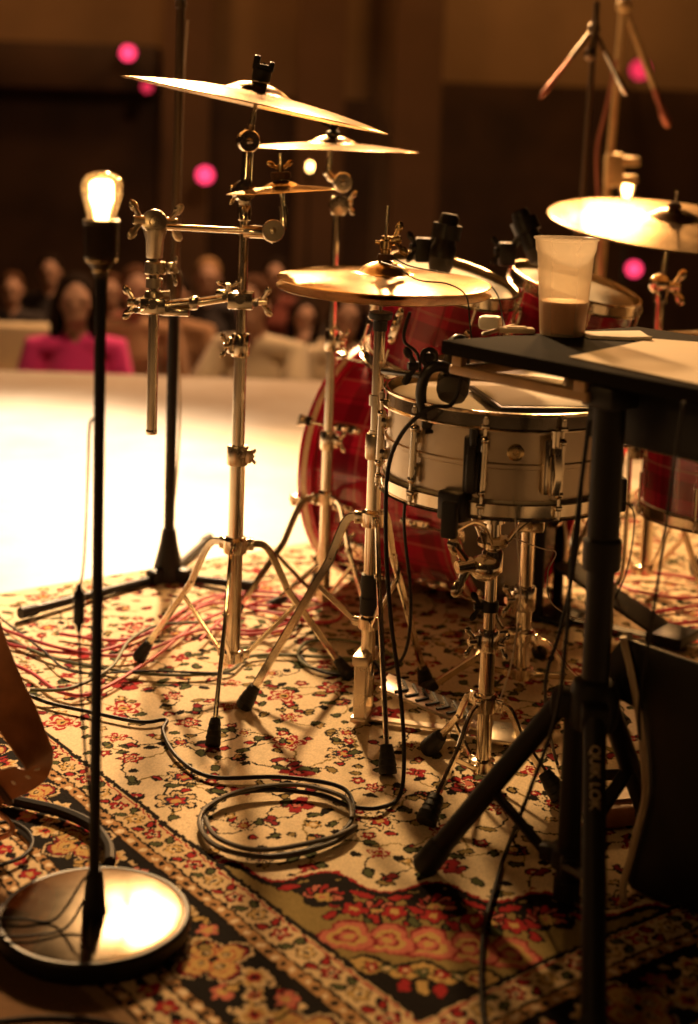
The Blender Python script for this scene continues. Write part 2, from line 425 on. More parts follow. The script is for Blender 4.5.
# corner piece: olive quarter with scalloped ink edge, palmettes in each scallop, a row of orange lotus heads inside
def corner_piece():
    s = np.s_[:, :]
    d = UG+VG
    edge = .415+.030*np.cos((UG-VG)*PI/.105)
    ins = (UG > 0) & (VG > 0)
    put(s, ins & (d < edge+.020), CREAM)
    put(s, ins & (d < edge+.008), RED); put(s, ins & (d < edge), INK)
    put(s, ins & (d < edge-.018), OLIVE)
    put(s, ins & (d < .150+.012*np.cos((UG-VG)*PI/.05)), INK); put(s, ins & (d < .138+.012*np.cos((UG-VG)*PI/.05)), GOLD); put(s, ins & (d < .100+.010*np.cos((UG-VG)*PI/.034)), INK)
    for k in range(-3, 4):
        w = k*.105; c = .372 if k % 2 == 0 else .330
        uc, vc = (c+w)/2+.0, (c-w)/2
        if uc < .03 or vc < .03: continue
        w0 = win(uc, vc, .05)
        if k % 2 == 0:
            rosette(uc, vc, .040, 5, ((1.1, INK),), .8, .2)
        palmette(uc-.012, vc-.012, PI/4, .040, (RED, ROSE, GOLD))
        for q in (-1, 1): leaf(uc+q*.035, vc-q*.035, PI/4+q*1.1, .04, .007, RED)
    for k in range(-2, 3):
        w = k*.075; c = .215
        uc, vc = (c+w)/2, (c-w)/2
        if uc < .02 or vc < .02: continue
        rosette(uc, vc, .036, 3, ((1.12, WINE), (1, ROSE), (.72, GOLD), (.46, WINE), (.34, ROSE), (.2, GOLD)), -PI/4, .22)
        rosette(uc+.05, vc+.05, .017, 5, ((1.2, INK), (1, RED), (.4, GOLD)), 0, .25)
        for q in (-1, 1): leaf(uc+.036+q*.02, vc+.036-q*.02, PI/4+q*.6, .032, .006, [RED, GREEN][k % 2])
    for k in range(-4, 5):
        w = k*.03; c = .075
        uc, vc = (c+w)/2, (c-w)/2
        if uc > .008 and vc > .008: leaf(uc, vc, PI/4, .034, .008, RED if k % 2 else GOLD)
    for k in range(-4, 5):
        uc, vc = (.122+k*.03)/2, (.122-k*.03)/2
        if uc > .006 and vc > .006: rosette(uc, vc, .010, 5, ((1.1, INK), (.9, RED if k % 2 else GREEN), (.4, TAN)), 0, .3)
corner_piece()
# borders along the two near sides (u<0 and v<0), joined on the diagonal
S = np.minimum(UG, VG)                              # distance from the field, negative outside
T = np.where(UG < VG, VG, UG)                       # running coordinate along the border
def bandc(a, b, c): RUG[(S < a) & (S >= b)] = c
bandc(.000, -.009, INK); bandc(-.009, -.056, TAN); bandc(-.0115, -.0145, RED); bandc(-.056, -.0605, INK)
bandc(-.0605, -.078, (.44,.25,.11)); bandc(-.078, -.083, INK)
bandc(-.083, -.192, (.010, .008, .007)); bandc(-.192, -.197, INK); bandc(-.197, -.210, (.44,.25,.11)); bandc(-.210, -.2145, INK)
bandc(-.2145, -.258, TAN); bandc(-.258, -.2625, INK); bandc(-.2625, -.276, (.44,.25,.11)); bandc(-.276, -.281, INK); bandc(-.281, -.300, (.30, .19, .10)); bandc(-.300, -.60, (.16,.09,.045))  # outermost brown: bare floor and the lamp base's shadow put into the rug colour
def along(t, s_, side): return (t, s_) if side else (s_, t)      # side 1: runs along u (left border); side 0: along v
for side, end in ((1, U1), (0, V1)):
    t = -.04; k = 0
    while t < end:                                   # inner guard: little flowers and leaves on a wavy vine
        u_, v_ = along(t, -.034, side)
        if t > -.03:
            rosette(u_, v_, .0135, 5, ((1.1, INK), (.92, RED if k % 2 else GOLD), (.5, CREAM), (.28, INK)), k, .34)
            for q in (-1, 1):
                lu, lv = along(t+.026, -.034+q*.011, side); leaf(lu, lv, (0 if side else PI/2)+q*.7, .022, .0045, [GREEN, RED][k % 2])
        t += .055; k += 1
    t = -.08; k = 0
    while t < end:                                   # dotted stripes
        for c_ in (-.0695, -.2035, -.269):
            u_, v_ = along(t, c_, side)
            if t > c_: rosette(u_, v_, .0052, 4, ((1, INK if k % 2 else CREAM),), 0, .1)
        t += .017; k += 1
    t = -.2; k = 0
    while t < end:                                   # outer guard
        u_, v_ = along(t, -.236, side)
        rosette(u_, v_, .0135, 5, ((1.15, INK), (1, RED), (.45, GOLD)), k, .28)
        lu, lv = along(t+.02, -.236, side); leaf(lu, lv, (0 if side else PI/2)+.5, .018, .004, INK)
        t += .042; k += 1
    t = -.1375; k = 0
    while t < end:                                   # main border: gold quatrefoils alternating with sprays on black
        u_, v_ = along(t, -.1375, side); base = 0 if side else PI/2
        for q in range(12):                          # filling sprays
            a = rg.uniform(0, 6.28); rr = rg.uniform(.026, .05); du, dv = math.cos(a)*rr*1.5, math.sin(a)*rr*.9
            fu, fv = along(t+du, -.1375+dv, side)
            if abs(dv) < .046: leaf(fu, fv, rg.uniform(0, 6.28), .022, .0050, [GOLD, TAN, OLIVE, RED][rg.integers(4)], INK)
        if k % 2 == 0:
            rosette(u_, v_, .046, 4, ((1.12, TAN), (1.04, INK), (.96, WINE), (.86, GOLD), (.5, OLIVE)), PI/4*0, .30)
            for q in range(4):
                a = q*PI/2; rosette(u_+math.cos(a)*.018, v_+math.sin(a)*.018, .012, 1, ((1.15, RED), (1, GOLD), (.45, INK), (.25, TAN)), 0, 0)
            rosette(u_, v_, .007, 4, ((1, INK),), 0, .2)
        else:
            for q in (-1, 1):
                fu, fv = along(t+q*.030, -.1375+q*.022, side)
                rosette(fu, fv, .021, 6, ((1.12, INK), (1, TAN), (.7, GOLD), (.45, RED), (.2, INK)), k, .24)
                fu, fv = along(t+q*.028, -.1375-q*.026, side)
                rosette(fu, fv, .015, 5, ((1.12, INK), (1, ROSE), (.5, GOLD)), k, .28)
            rosette(u_, v_, .013, 5, ((1.1, TAN), (.7, RED), (.3, INK)), 0, .3)
            vine(fu, fv, base+1, .08, 3.5, .0035, GOLD); vine(u_, v_, base-2, .08, -3.5, .0035, GOLD)
        t += .092; k += 1
RUG *= rg.uniform(.86, 1.08, (nu, nv, 1)).astype(np.float32)      # yarn to yarn variation
co = np.empty((nu*nv, 3), np.float32)
wave = .0012*np.sin(UX_*9+1.3*np.sin(VX_*4))+.0012*np.sin(VX_*7+UX_*3)
hz = .0050 + wave*0.8 + rg.uniform(-.0005, .0005, (nu, nv))
co[:, 0] = (RC.x+UX_*E1.x+VX_*E2.x).ravel(); co[:, 1] = (RC.y+UX_*E1.y+VX_*E2.y).ravel(); co[:, 2] = hz.ravel()
ii = np.arange(nu*nv).reshape(nu, nv)
quads = np.stack([ii[:-1, :-1], ii[:-1, 1:], ii[1:, 1:], ii[1:, :-1]], -1).reshape(-1, 4)
# rim vertices that turn down to the floor, so the rug has its own thickness
rim = np.concatenate([ii[0, :], ii[1:, -1], ii[-1, -2::-1], ii[-2:0:-1, 0]])
nr = len(rim); low = co[rim].copy(); low[:, 2] = .0003
co = np.concatenate([co, low]); li = np.arange(nr)+nu*nv
side = np.stack([rim, np.roll(rim, -1), np.roll(li, -1), li], -1)
quads = np.concatenate([quads, side[:, ::-1]])
me = bpy.data.meshes.new('rug'); nf = len(quads)
me.vertices.add(len(co)); me.vertices.foreach_set('co', co.ravel())
me.loops.add(nf*4); me.loops.foreach_set('vertex_index', quads.ravel().astype(np.int32))
me.polygons.add(nf); me.polygons.foreach_set('loop_start', np.arange(0, nf*4, 4, dtype=np.int32))
me.update(calc_edges=True)
ca = me.color_attributes.new('weave', 'FLOAT_COLOR', 'POINT')
cols_ = np.ones((len(co), 4), np.float32); cols_[:nu*nv, :3] = RUG.reshape(-1, 3); cols_[nu*nv:, :3] = RUG.reshape(-1, 3)[rim]
ca.data.foreach_set('color', cols_.ravel())
m, nt, b = newmat('woven_wool'); b.inputs['Roughness'].default_value = .95; b.inputs['Specular IOR Level'].default_value = .05
a = nt.nodes.new('ShaderNodeAttribute'); a.attribute_name = 'weave'
nt.links.new(a.outputs['Color'], b.inputs['Base Color'])
tc = nt.nodes.new('ShaderNodeTexCoord'); nz = nt.nodes.new('ShaderNodeTexNoise'); nz.inputs['Scale'].default_value = 420; nz.inputs['Detail'].default_value = 2
nt.links.new(tc.outputs['Object'], nz.inputs['Vector'])
bp = nt.nodes.new('ShaderNodeBump'); bp.inputs['Strength'].default_value = .5; bp.inputs['Distance'].default_value = .002
nt.links.new(nz.outputs['Fac'], bp.inputs['Height']); nt.links.new(bp.outputs['Normal'], b.inputs['Normal'])
me.materials.append(m)
rug = bpy.data.objects.new('rug', me); col.objects.link(rug)
tag(rug, 'cream oriental rug with red flowers and a black and gold border under the drum kit', 'rug')
M['lampbase'] = mat('brushed_lamp_plate', (.60, .48, .34), .105, 1, vary=.12, vscale=18)
M['socket'] = mat('bronzed_socket', (.05, .03, .018), .35, .6)
m, nt, b = newmat('clear_bulb_glass'); out = nt.nodes['Material Output']; nt.nodes.remove(b)
gl = nt.nodes.new('ShaderNodeBsdfGlossy'); gl.inputs['Roughness'].default_value = .03; gl.inputs['Color'].default_value = (1, .9, .75, 1)
tr = nt.nodes.new('ShaderNodeBsdfTransparent'); tr.inputs['Color'].default_value = (1, .95, .86, 1)
lw = nt.nodes.new('ShaderNodeLayerWeight'); lw.inputs['Blend'].default_value = .35
tl = nt.nodes.new('ShaderNodeBsdfTranslucent'); tl.inputs['Color'].default_value = (1, .86, .66, 1)
m0 = nt.nodes.new('ShaderNodeMixShader'); m0.inputs[0].default_value = .025; nt.links.new(tr.outputs[0], m0.inputs[1]); nt.links.new(tl.outputs[0], m0.inputs[2])
mx = nt.nodes.new('ShaderNodeMixShader'); nt.links.new(lw.outputs['Facing'], mx.inputs[0]); nt.links.new(m0.outputs[0], mx.inputs[1]); nt.links.new(gl.outputs[0], mx.inputs[2])
nt.links.new(mx.outputs[0], out.inputs['Surface']); M['bulb_glass'] = m
m, nt, b = newmat('hot_filament'); out = nt.nodes['Material Output']; nt.nodes.remove(b)
em = nt.nodes.new('ShaderNodeEmission'); em.inputs['Color'].default_value = (1, .62, .24, 1); em.inputs['Strength'].default_value = 30
nt.links.new(em.outputs[0], out.inputs['Surface']); M['filament'] = m

RZ = .0078                                            # top of the rug pile
# ------------------------------------------------------------------ floor lamp with a bare bulb
def bulb_lamp(base, top_z, label, cat='lamp', simple=False, lean=(0, 0), group=None, zb=0):
    bx, by = base
    t = thing('bulb_floor_lamp', label, cat, (bx, by, RZ if not simple else zb), group)
    z0 = RZ if not simple else zb
    P = lambda z: V((bx+lean[0]*z, by+lean[1]*z, z))
    b = MB(); R = .1215
    b.lathe([(.001, 0), (R-.004, 0), (R, .004), (R+.002, .012), (R+.002, .024), (R-.001, .0275), (R-.006, .027), (R-.006, .0255), (.001, .0275)], (bx, by, z0), Z, 72)
    bs = b.build('base', 'black', t, smooth=25)
    b = MB(); b.lathe([(.001, .0282), (.03, .0282), (R-.012, .0276), (R-.006, .0268), (R-.0065, .0258), (.001, .0262)], (bx, by, z0), Z, 72)
    b.build('base_plate_top', 'lampbase', bs)
    b = MB()
    b.lathe([(.001, .028), (.016, .028), (.0145, .036), (.0125, .060), (.0105, .078), (.0085, .085), (.001, .085)], (bx, by, z0), Z, 20)
    b.build('pole_collar', 'black', t)
    b = MB(); b.cyl(P(z0+.08), P(top_z-.124), .0072, None, 16); b.build('pole', 'black', t)
    ax = (P(1)-P(0)).normalized()
    b = MB(); o = P(top_z-.124)
    b.lathe([(.001, -.006), (.0075, -.006), (.009, .004), (.0205, .020), (.0210, .060), (.0222, .0615), (.0222, .0655), (.0175, .0665), (.0150, .058), (.001, .050)], o, ax, 28)
    sk = b.build('socket', 'socket', t, smooth=30)
    b = MB(); b.torus(o+ax*.0155, ax, .0188, .0012, 28, 6); b.torus(o+ax*.0035, ax, .0095, .0012, 24, 6); b.build('socket_ring', 'brass', sk)
    # glass: pear shaped envelope with wall thickness
    b = MB(); prof = [(.0140, .058), (.0160, .064), (.0178, .071), (.0215, .084), (.0250, .097), (.0260, .104), (.0245, .112), (.0192, .1190), (.0105, .1230), (.0003, .1240)]
    b.lathe(prof + [(max(r-.0007, .0002), h-.0006) for r, h in prof[::-1]], o, ax, 32, True)
    g = b.build('bulb_glass', 'bulb_glass', t, smooth=80)
    # filament cage: stem and glowing loops
    b = MB(); b.lathe([(.001, .052), (.006, .052), (.005, .068), (.003, .072), (.001, .074)], o, ax, 12); b.build('filament_stem', 'bulb_glass', g)
    b = MB(); x, y, d = basis(ax)
    b.lathe([(.0006, .062), (.0075, .064), (.0085, .072), (.0122, .088), (.0128, .100), (.0088, .110), (.0006, .114)], o, ax, 20)
    b.build('glowing_filament', 'filament', g)
    return t, o, ax
LB = on(94, 916, .03); LX, LY = LB.x, LB.y
lt = at(103, 168, LY)
lamp, lo_, lax = bulb_lamp((LX, LY), lt.z-.004, 'black pole floor lamp with a glowing bare bulb and round metal base on the rug', lean=((at(101, 268, LY).x-LX)/.85, 0))
# its cord hangs loose beside the pole, carries an in-line switch and ends at the base
c = catmull([at(97, 419, LY), at(90, 424, LY+.01), at(88, 470, LY+.015), at(84, 560, LY+.02), at(79, 592, LY+.02)], 8)
b = MB(); b.tube(c, .0018, 8)
c = catmull([at(79, 622, LY+.02), at(81, 690, LY+.02), at(85, 750, LY+.02), at(91, 815, LY+.01), at(93, 870, LY-.005), V((LX-.012, LY-.014, .085)), V((LX-.045, LY-.03, .040)), V((LX-.09, LY-.032, .041)), V((LX-.14, LY-.03, .036)), V((LX-.22, LY-.02, .02))], 8)
b.tube(c, .0018, 8)
c = catmull([V((LX-.010, LY-.016, .06)), V((LX-.028, LY-.05, .040)), V((LX-.07, LY-.07, .040)), V((LX-.13, LY-.07, .036)), V((LX-.22, LY-.075, .02))], 8); b.tube(c, .0018, 8)
cord = b.build('cord', 'cable', lamp)
b = MB(); b.box((at(79, 592, LY+.02)+at(79, 622, LY+.02))/2, (.014, .013, .045), bev=.004)
b.cyl(at(79, 584, LY+.02), at(79, 594, LY+.02), .003, .0055, 10); b.cyl(at(79, 620, LY+.02), at(79, 632, LY+.02), .0055, .0028, 10)
b.build('inline_switch', 'plastic', cord)

# ------------------------------------------------------------------ drum hardware kit
def rubber_foot(p, d, parent, k=1.0):
    """ribbed cone boot on the end of a leg: p its tip on the floor, d direction up the leg"""
    d = V(d).normalized(); b = MB()
    b.lathe([(.001, 0), (.0125*k, 0), (.0135*k, .003), (.0125*k, .012), (.0135*k, .013), (.0115*k, .022), (.0125*k, .023), (.0100*k, .034), (.0108*k, .035), (.0085*k, .046), (.001, .047)], p, d, 16)
    return b.build('rubber_foot', 'rubber', parent)
def leg(root, top, knee, foot, wdir, m='chrome', w=.016, t=.0065, brace=None, fk=1.0, arch=True, sw=None):
    top, knee, foot = V(top), V(knee), V(foot)
    pts = catmull([top, top.lerp(knee, .45)+Z*abs(top.z-knee.z)*.34, knee], 6)+[knee.lerp(foot, q_) for q_ in (.1, .5, 1)]
    b = MB(); b.strip(pts, w, t, wdir)
    b.cyl(knee-V(sw)*(t/2+.003), knee+V(sw)*(t/2+.003), .0045, None, 10)
    l = b.build('leg', m, root)
    d = (pts[-2]-foot).normalized()
    rubber_foot(foot-d*.012, d, l, fk)
    if brace is not None:
        b = MB(); b.strip([V(brace), knee+(foot-knee)*.16], w*.72, t*.7, Z); b.build('brace', m, root)
def stand_base(root, cx, cy, feet, hub_z, low_z, r_tube, m='chrome', knee_out=.50, knee_up=.62, w=.013, fk=1.0, lean=(0, 0)):
    P = lambda z: V((cx+lean[0]*z, cy+lean[1]*z, z))
    b = MB(); h = P(hub_z)
    b.lathe([(r_tube, -.016), (r_tube+.007, -.014), (r_tube+.008, -.004), (r_tube+.008, .010), (r_tube+.004, .015), (r_tube, .016)], h, Z, 20)
    for f in feet:
        d = (V((f[0], f[1], 0))-V((cx, cy, 0))).normalized()
        b.box(h+d*(r_tube+.011), (.018, w*.9, .022), (d, Z.cross(d), Z), .002)
    b.build('leg_collar', m, root)
    b = MB(); lo = P(low_z)
    b.lathe([(r_tube, -.012), (r_tube+.007, -.010), (r_tube+.007, .008), (r_tube, .011)], lo, Z, 20)
    for f in feet:
        d = (V((f[0], f[1], 0))-V((cx, cy, 0))).normalized()
        b.box(lo+d*(r_tube+.010), (.016, w*.6, .016), (d, Z.cross(d), Z), .002)
    b.build('brace_collar', m, root)
    for f in feet:
        F = V((f[0], f[1], RZ+.012)); d = V((F.x-cx, F.y-cy, 0)); L = d.length; d.normalize(); wd = Z.cross(d)
        top = h+d*(r_tube+.014); knee = V((cx, cy, 0))+d*(L*knee_out); knee.z = RZ+(hub_z-RZ)*knee_up+.006
        leg(root, top, knee, F, d*.8+Z*.6, m, w, .0075, lo+d*(r_tube+.012), fk, sw=wd)
def collar(b, p, ax, r, L=.03, wing=None, k=1.0):
    b.lathe([(r*.8, -L/2), (r+.004, -L/2), (r+.0055, -L/2+.003), (r+.0055, L/2-.003), (r+.004, L/2), (r*.8, L/2)], p, ax, 20)
    if wing is not None:
        w = V(wing).normalized(); b.box(V(p)+w*(r+.006), (.014, .014, L*.7), (w, Z.cross(w), Z), .002); b.wing(V(p)+w*(r+.010), w, Z, k)
def cymbal(name, label, R, c, axis, bell=.06, bell_h=.020, bow=.022, m='cymbal', thick=.0011, group=None):
    prof = []; n = 26
    def hgt(r):
        q = r/R; z = bow*(1-q*q)
        if r < bell: z += bell_h*(1-(r/bell)**2)**.8
        return z
    rs = [.0062]+[.0062+(R-.0062)*(k/n)**.9 for k in range(1, n+1)]
    prof = [(r, hgt(r)) for r in rs] + [(R+.0004, -.0004)] + [(r, hgt(r)-thick) for r in rs[::-1]]
    b = MB(); b.lathe(prof, (0, 0, 0), Z, 96, True)
    o = b.build(name, m, None, smooth=50, world=True)
    ax = V(axis).normalized(); o.location = V(c)-ax*(bow+bell_h); o.rotation_mode = 'QUATERNION'
    o.rotation_quaternion = Z.rotation_difference(ax) @ Quaternion((0, 0, 1), rnd.uniform(0, 6))
    return tag(o, label, 'cymbal', group)
def tilter(root, p, axis, arm_dir, m='chrome'):
    """ratchet at p, post rising along axis with sleeve"""
    ax = V(axis).normalized(); s = V(arm_dir).normalized()
    b = MB(); b.lathe([(.001, -.012), (.0185, -.012), (.0205, -.009), (.0205, -.0015), (.018, 0), (.0205, .0015), (.0205, .009), (.0185, .012), (.001, .012)], p, s, 24)
    b.lathe([(.001, .010), (.006, .010), (.006, .013), (.001, .0145)], p, s, 12); b.wing(V(p)-s*.010, -s, Z, .9)
    return b.build('tilter', m, root)

# ------------------------------------------------------------------ straight stand with the big crash
CX, CY = on(235, 652, .05).x, 2.66
CXl = lambda z: CX
cs = thing('crash_cymbal_stand', 'chrome three-legged stand carrying the large tilted crash cymbal, a clamp on its pole', 'cymbal stand', (CX, CY, RZ))
ft = [on(141, 664), on(346, 682), on(213, 750)]
hub = at(237, 545, CY).z; low = at(235, 655, CY).z
stand_base(cs, CX, CY, ft, hub, max(low, .04), .0145, 'chrome', .46, .64)
z1 = at(239, 455, CY).z; z2 = at(240, 345, CY).z; z3 = at(244, 212, CY).z; z4 = at(250, 142, CY).z
b = MB(); b.cyl((CX, CY, max(low, .04)-.014), (CX, CY, z1), .0142, None, 20); b.build('lower_tube', 'chrome', cs)
b = MB(); b.cyl((CX, CY, z1), (CX, CY, z2), .0118, None, 20); b.build('middle_tube', 'chrome', cs)
b = MB(); b.cyl((CX, CY, z2), (CX, CY, z3+.012), .0095, None, 20); b.build('upper_tube', 'chrome', cs)
b = MB(); collar(b, (CX, CY, z1), Z, .0142, .036, (1, -.3, 0), .6); b.build('height_collar', 'steel', cs)
b = MB(); collar(b, (CX, CY, z2), Z, .0118, .042, (-1, -.5, 0), .95); b.build('height_collar', 'chrome', cs)
CC = at(253, 97, CY+.01); cax = (V((-.262, .0, 1))).normalized()
cax = (at(255, 60, CY)-at(252, 112, CY)).normalized()
cax = V((.18, .0, 1)).normalized()
tp = at(248, 141, CY)
b = MB(); b.lathe([(.0095, -.016), (.0125, -.014), (.0125, .010), (.010, .014), (.001, .014)], (CX, CY, z3), Z, 18); b.cyl((CX, CY, z3), tp-Z*.012, .0112, .0098, 16)
b.box((CX, CY, z3+.03), (.022, .024, .036), bev=.004); b.lathe([(.001, -.014), (.019, -.014), (.020, .012), (.001, .013)], (CX-.002, CY-.004, z3+.038), (.4, -1, .1), 20); b.wing((CX-.012, CY, z3+.030), (-1, 0, 0), (0, .4, 1), .8)
b.build('top_section', 'chrome', cs)
tilter(cs, tp, cax, (.35, -1, 0))
b = MB(); b.cyl(tp+cax*.010, tp+cax*.030, .0085, .007, 16); b.cyl(tp+cax*.030, tp+cax*.052, .0052, None, 14); b.cyl(tp+cax*.05, tp+cax*.142, .0035, None, 12); b.build('cymbal_post', 'chrome', cs)
CRC = tp+cax*.107
cymbal('crash_cymbal', 'largest bronze crash cymbal, tilted down to one side on the tall chrome stand', .243, CRC, cax, .058, .018, .024)
b = MB(); b.lathe([(.004, .0), (.015, .0), (.0170, .003), (.0170, .020), (.015, .022), (.004, .022)], CRC+cax*.001, cax, 20); b.build('felt_sleeve', 'rubber', cs)
b = MB(); b.box(CRC+cax*.026, (.038, .015, .012), (V((1, 0, -.18)), V((0, 1, 0)), cax), .003); b.box(CRC+cax*.034-V((.013, 0, -.003)), (.012, .013, .022), (V((1, 0, -.18)), V((0, 1, 0)), cax), .003); b.box(CRC+cax*.032+V((.014, 0, -.002)), (.010, .013, .014), (V((1, 0, -.18)), V((0, 1, 0)), cax), .003); b.build('wing_nut', 'black', cs)

# ------------------------------------------------------------------ clamp arm with the splash
AY = 2.63
sa = thing('cymbal_clamp_arm', 'chrome clamp arm with a hanging tube, gripping the pole under the large crash', 'cymbal arm', at(152, 434, AY))
t0 = at(151.5, 434, AY); t1 = at(155, 256, AY)
b = MB(); b.cyl(t0, t1, .0098, None, 20); b.lathe([(.0098, 0), (.0104, .001), (.0104, .008), (.0098, .009)], t0, (t1-t0).normalized(), 18); b.build('hanging_tube', 'chrome', sa)
def seg(py, px=None): return at(px if px else 155, py, AY)
ax = (t1-t0).normalized()
b = MB()
b.lathe([(.010, -.011), (.0175, -.0115), (.0195, -.009), (.0195, .009), (.0175, .0115), (.010, .0115)], seg(268, 155.5), ax, 22)
b.box(seg(268, 171), (.014, .016, .020), bev=.003); b.wing(seg(270, 172), (.6, -1, 0), (0, 0, 1), 1.15)
b.lathe([(.010, -.0085), (.0155, -.008), (.0155, .008), (.010, .0085)], seg(283, 154.5), ax, 22)
b.lathe([(.010, -.012), (.018, -.012), (.0185, -.008), (.0185, .004), (.016, .012), (.010, .012)], seg(298, 154.5), ax, 22)
b.cyl(seg(295, 158), seg(295, 170), .007, .008, 12)
b.build('tube_clamp', 'steel', sa)
b = MB(); hd = seg(222, 154)
b.lathe([(.001, -.052), (.014, -.052), (.0155, -.048), (.0165, -.02), (.021, -.004), (.021, 0), (.001, 0)], seg(229, 155), ax, 22)
fc = V((.25, -1, .1)).normalized()
b.lathe([(.001, -.014), (.021, -.014), (.0225, -.011), (.0225, -.001), (.021, .001), (.0225, .003), (.0225, .011), (.021, .014), (.010, .016), (.009, .022), (.001, .023)], hd, fc, 26)
b.wing(hd+V((-.016, -.012, .002)), (-1, -.4, .1), (-.1, .2, 1), 1.5); b.wing(hd+V((.022, .006, 0)), (1, .2, 0), (0, -.3, 1), 1.5)
b.build('ratchet_holder', 'steel', sa)
b = MB(); rA = seg(226, 150); rB = at(266, 232, AY-.01)
b.cyl(rA, rB, .0056, None, 14); b.lathe([(.0056, -.012), (.0105, -.011), (.0115, -.004), (.0115, .034), (.009, .038)], at(250, 231.5, AY-.01), (rB-rA).normalized(), 18)
b.build('boom_rod', 'chrome', sa)
SY = AY-.01; sp_ = at(273, 231, SY)
tilter(sa, sp_, Z, (.1, -1, .1), 'steel')
sax = (at(281.5, 178, SY)-at(284, 225, SY)).normalized(); SC = at(281, 180, SY)
b = MB(); b.tube([sp_+V((.006, 0, .004)), at(284, 226, SY), at(284, 215, SY), at(283, 206, SY)], .0078, 14); b.cyl(at(283, 214, SY), at(280.5, 153, SY), .0042, None, 12); b.build('splash_post', 'chrome', sa)
cymbal('splash_cymbal', 'small bronze splash cymbal held level on the short clamp arm', .098, SC, sax, .032, .010, .010)
b = MB(); b.lathe([(.004, -.019), (.0125, -.019), (.014, -.016), (.014, -.008), (.004, -.008)], SC, sax, 18); b.lathe([(.004, .001), (.0165, .001), (.018, .004), (.018, .013), (.0145, .015), (.004, .015)], SC, sax, 20); b.build('felt_washer', 'felt', sa)
b = MB(); b.wing(SC+sax*.015, sax, (1, .25, 0), 1.0); b.build('wing_nut', 'brass', sa)
# linking multi-clamp between the tube and the stand pole
b = MB(); mA = at(154, 305, AY); mB = at(241, 300, AY+.01)
ld = (mB-mA).normalized(); pd = V((0, 1, 0))
for c_, w_ in ((mA, 1), (mB, 1)):
    b.box(c_+V((0, -.016, .0)), (.046, .012, .030), bev=.003); b.box(c_+V((0, .016, 0)), (.046, .012, .030), bev=.003)
    b.cyl(c_+V((-.028, -.024, .006)), c_+V((-.028, .026, .006)), .005, None, 12); b.cyl(c_+V((.028, -.024, -.004)), c_+V((.028, .026, -.004)), .005, None, 12)
    b.cyl(c_+V((0, -.030, .004)), c_+V((0, -.02, .004)), .009, .010, 14)
b.cyl(mA+V((.022, 0, 0)), mA.lerp(mB, .45), .0095, .0085, 16); b.box(mA.lerp(mB, .46), (.018, .026, .024), (ld, pd, Z), .004); b.cyl(mA.lerp(mB, .5), mB-V((.02, 0, -.004)), .0075, None, 14)
b.box(mA+V((.04, -.004, -.010)), (.05, .026, .014), bev=.003); b.box(mB+V((-.03, -.004, .012)), (.03, .022, .013), bev=.003)
b.build('multi_clamp', 'chrome', sa)
for a_ in ((mA+V((-.030, -.006, .004)), (-1, -.2, 0), (0, .2, 1), 1.3), (mA+V((-.02, -.03, -.006)), (-.5, -1, 0), (1, -.3, .3), 1.0), (mB+V((.034, -.01, .0)), (1, -.2, 0), (.2, -.3, 1), 1.2), (mB+V((-.022, -.02, .02)), (0, -.3, 1), (1, 0, 0), .9)):
    b = MB(); b.wing(*a_); b.build('clamp_wing_bolt', 'chrome', sa)

# ------------------------------------------------------------------ second cymbal stand
BY = 3.10
BXf = at(324, 590, BY).x; BX = (at(336, 215, BY).x+BXf)/2
c2 = thing('cymbal_stand', 'chrome stand behind the hi-hats carrying the flat crash cymbal', 'cymbal stand', (BX, BY, RZ))
ft2 = [(BX-.19, BY-.07), (BX+.11, BY-.18), (BX-.02, BY+.20)]
stand_base(c2, BX, BY, ft2, at(325, 497, BY).z, .06, .013, 'chrome', .46, .62)
za, zb, zc, zd = (at(326, 440, BY).z, at(332, 340, BY).z, at(338, 208, BY).z, at(337, 185, BY).z)
b = MB(); b.cyl((BX, BY, .04), (BX, BY, za), .0130, None, 18); b.build('lower_tube', 'chrome', c2)
b = MB(); b.cyl((BX, BY, za), (BX, BY, zb), .0105, None, 18); b.build('middle_tube', 'chrome', c2)
b = MB(); b.cyl((BX, BY, zb), (BX, BY, zc), .0085, None, 18); b.build('upper_tube', 'chrome', c2)
b = MB(); collar(b, (BX, BY, za), Z, .013, .04, (1, -.6, 0)); b.build('height_collar', 'chrome', c2)
b = MB(); collar(b, (BX, BY, zb), Z, .0105, .045, (1, -.6, 0), 1.1); b.build('height_collar', 'chrome', c2)
b = MB(); b.box((BX+.004, BY, zc+.005), (.034, .022, .04), bev=.006); b.wing((BX+.02, BY-.005, zc+.012), (1, -.3, 0), (0, .3, 1), 1.1); b.lathe([(.001, -.011), (.02, -.011), (.021, .011), (.001, .012)], (BX+.004, BY-.006, zc+.006), (.2, -1, 0), 20); b.build('boom_knuckle', 'chrome', c2)
tq = V((BX+.010, BY, zd+.006)); tilter(c2, tq, Z, (.2, -1, 0))
BC = at(333, 135, BY); b2x = (at(329, 128, BY)-at(328, 160, BY)).normalized()
b = MB(); b.tube([tq, at(331, 178, BY), at(327, 172, BY)], .0085, 14); b.cyl(at(328, 178, BY), at(331, 146, BY), .0065, None, 14); b.cyl(at(328, 160, BY), at(333.5, 121, BY), .0038, None, 12); b.build('cymbal_post', 'chrome', c2)
cymbal('crash_cymbal', 'flat bronze crash cymbal seen edge on, behind the large tilted crash', .178, BC, (.0, -.005, 1), .050, .016, .014)
b = MB(); b.lathe([(.003, .001), (.014, .001), (.015, .006), (.009, .010), (.003, .010)], BC, Z, 18); b.build('felt_washer', 'rubber', c2)
b = MB(); b.wing(BC+Z*.010, Z, (1, .3, 0), 1.1); b.build('wing_nut', 'black', c2)
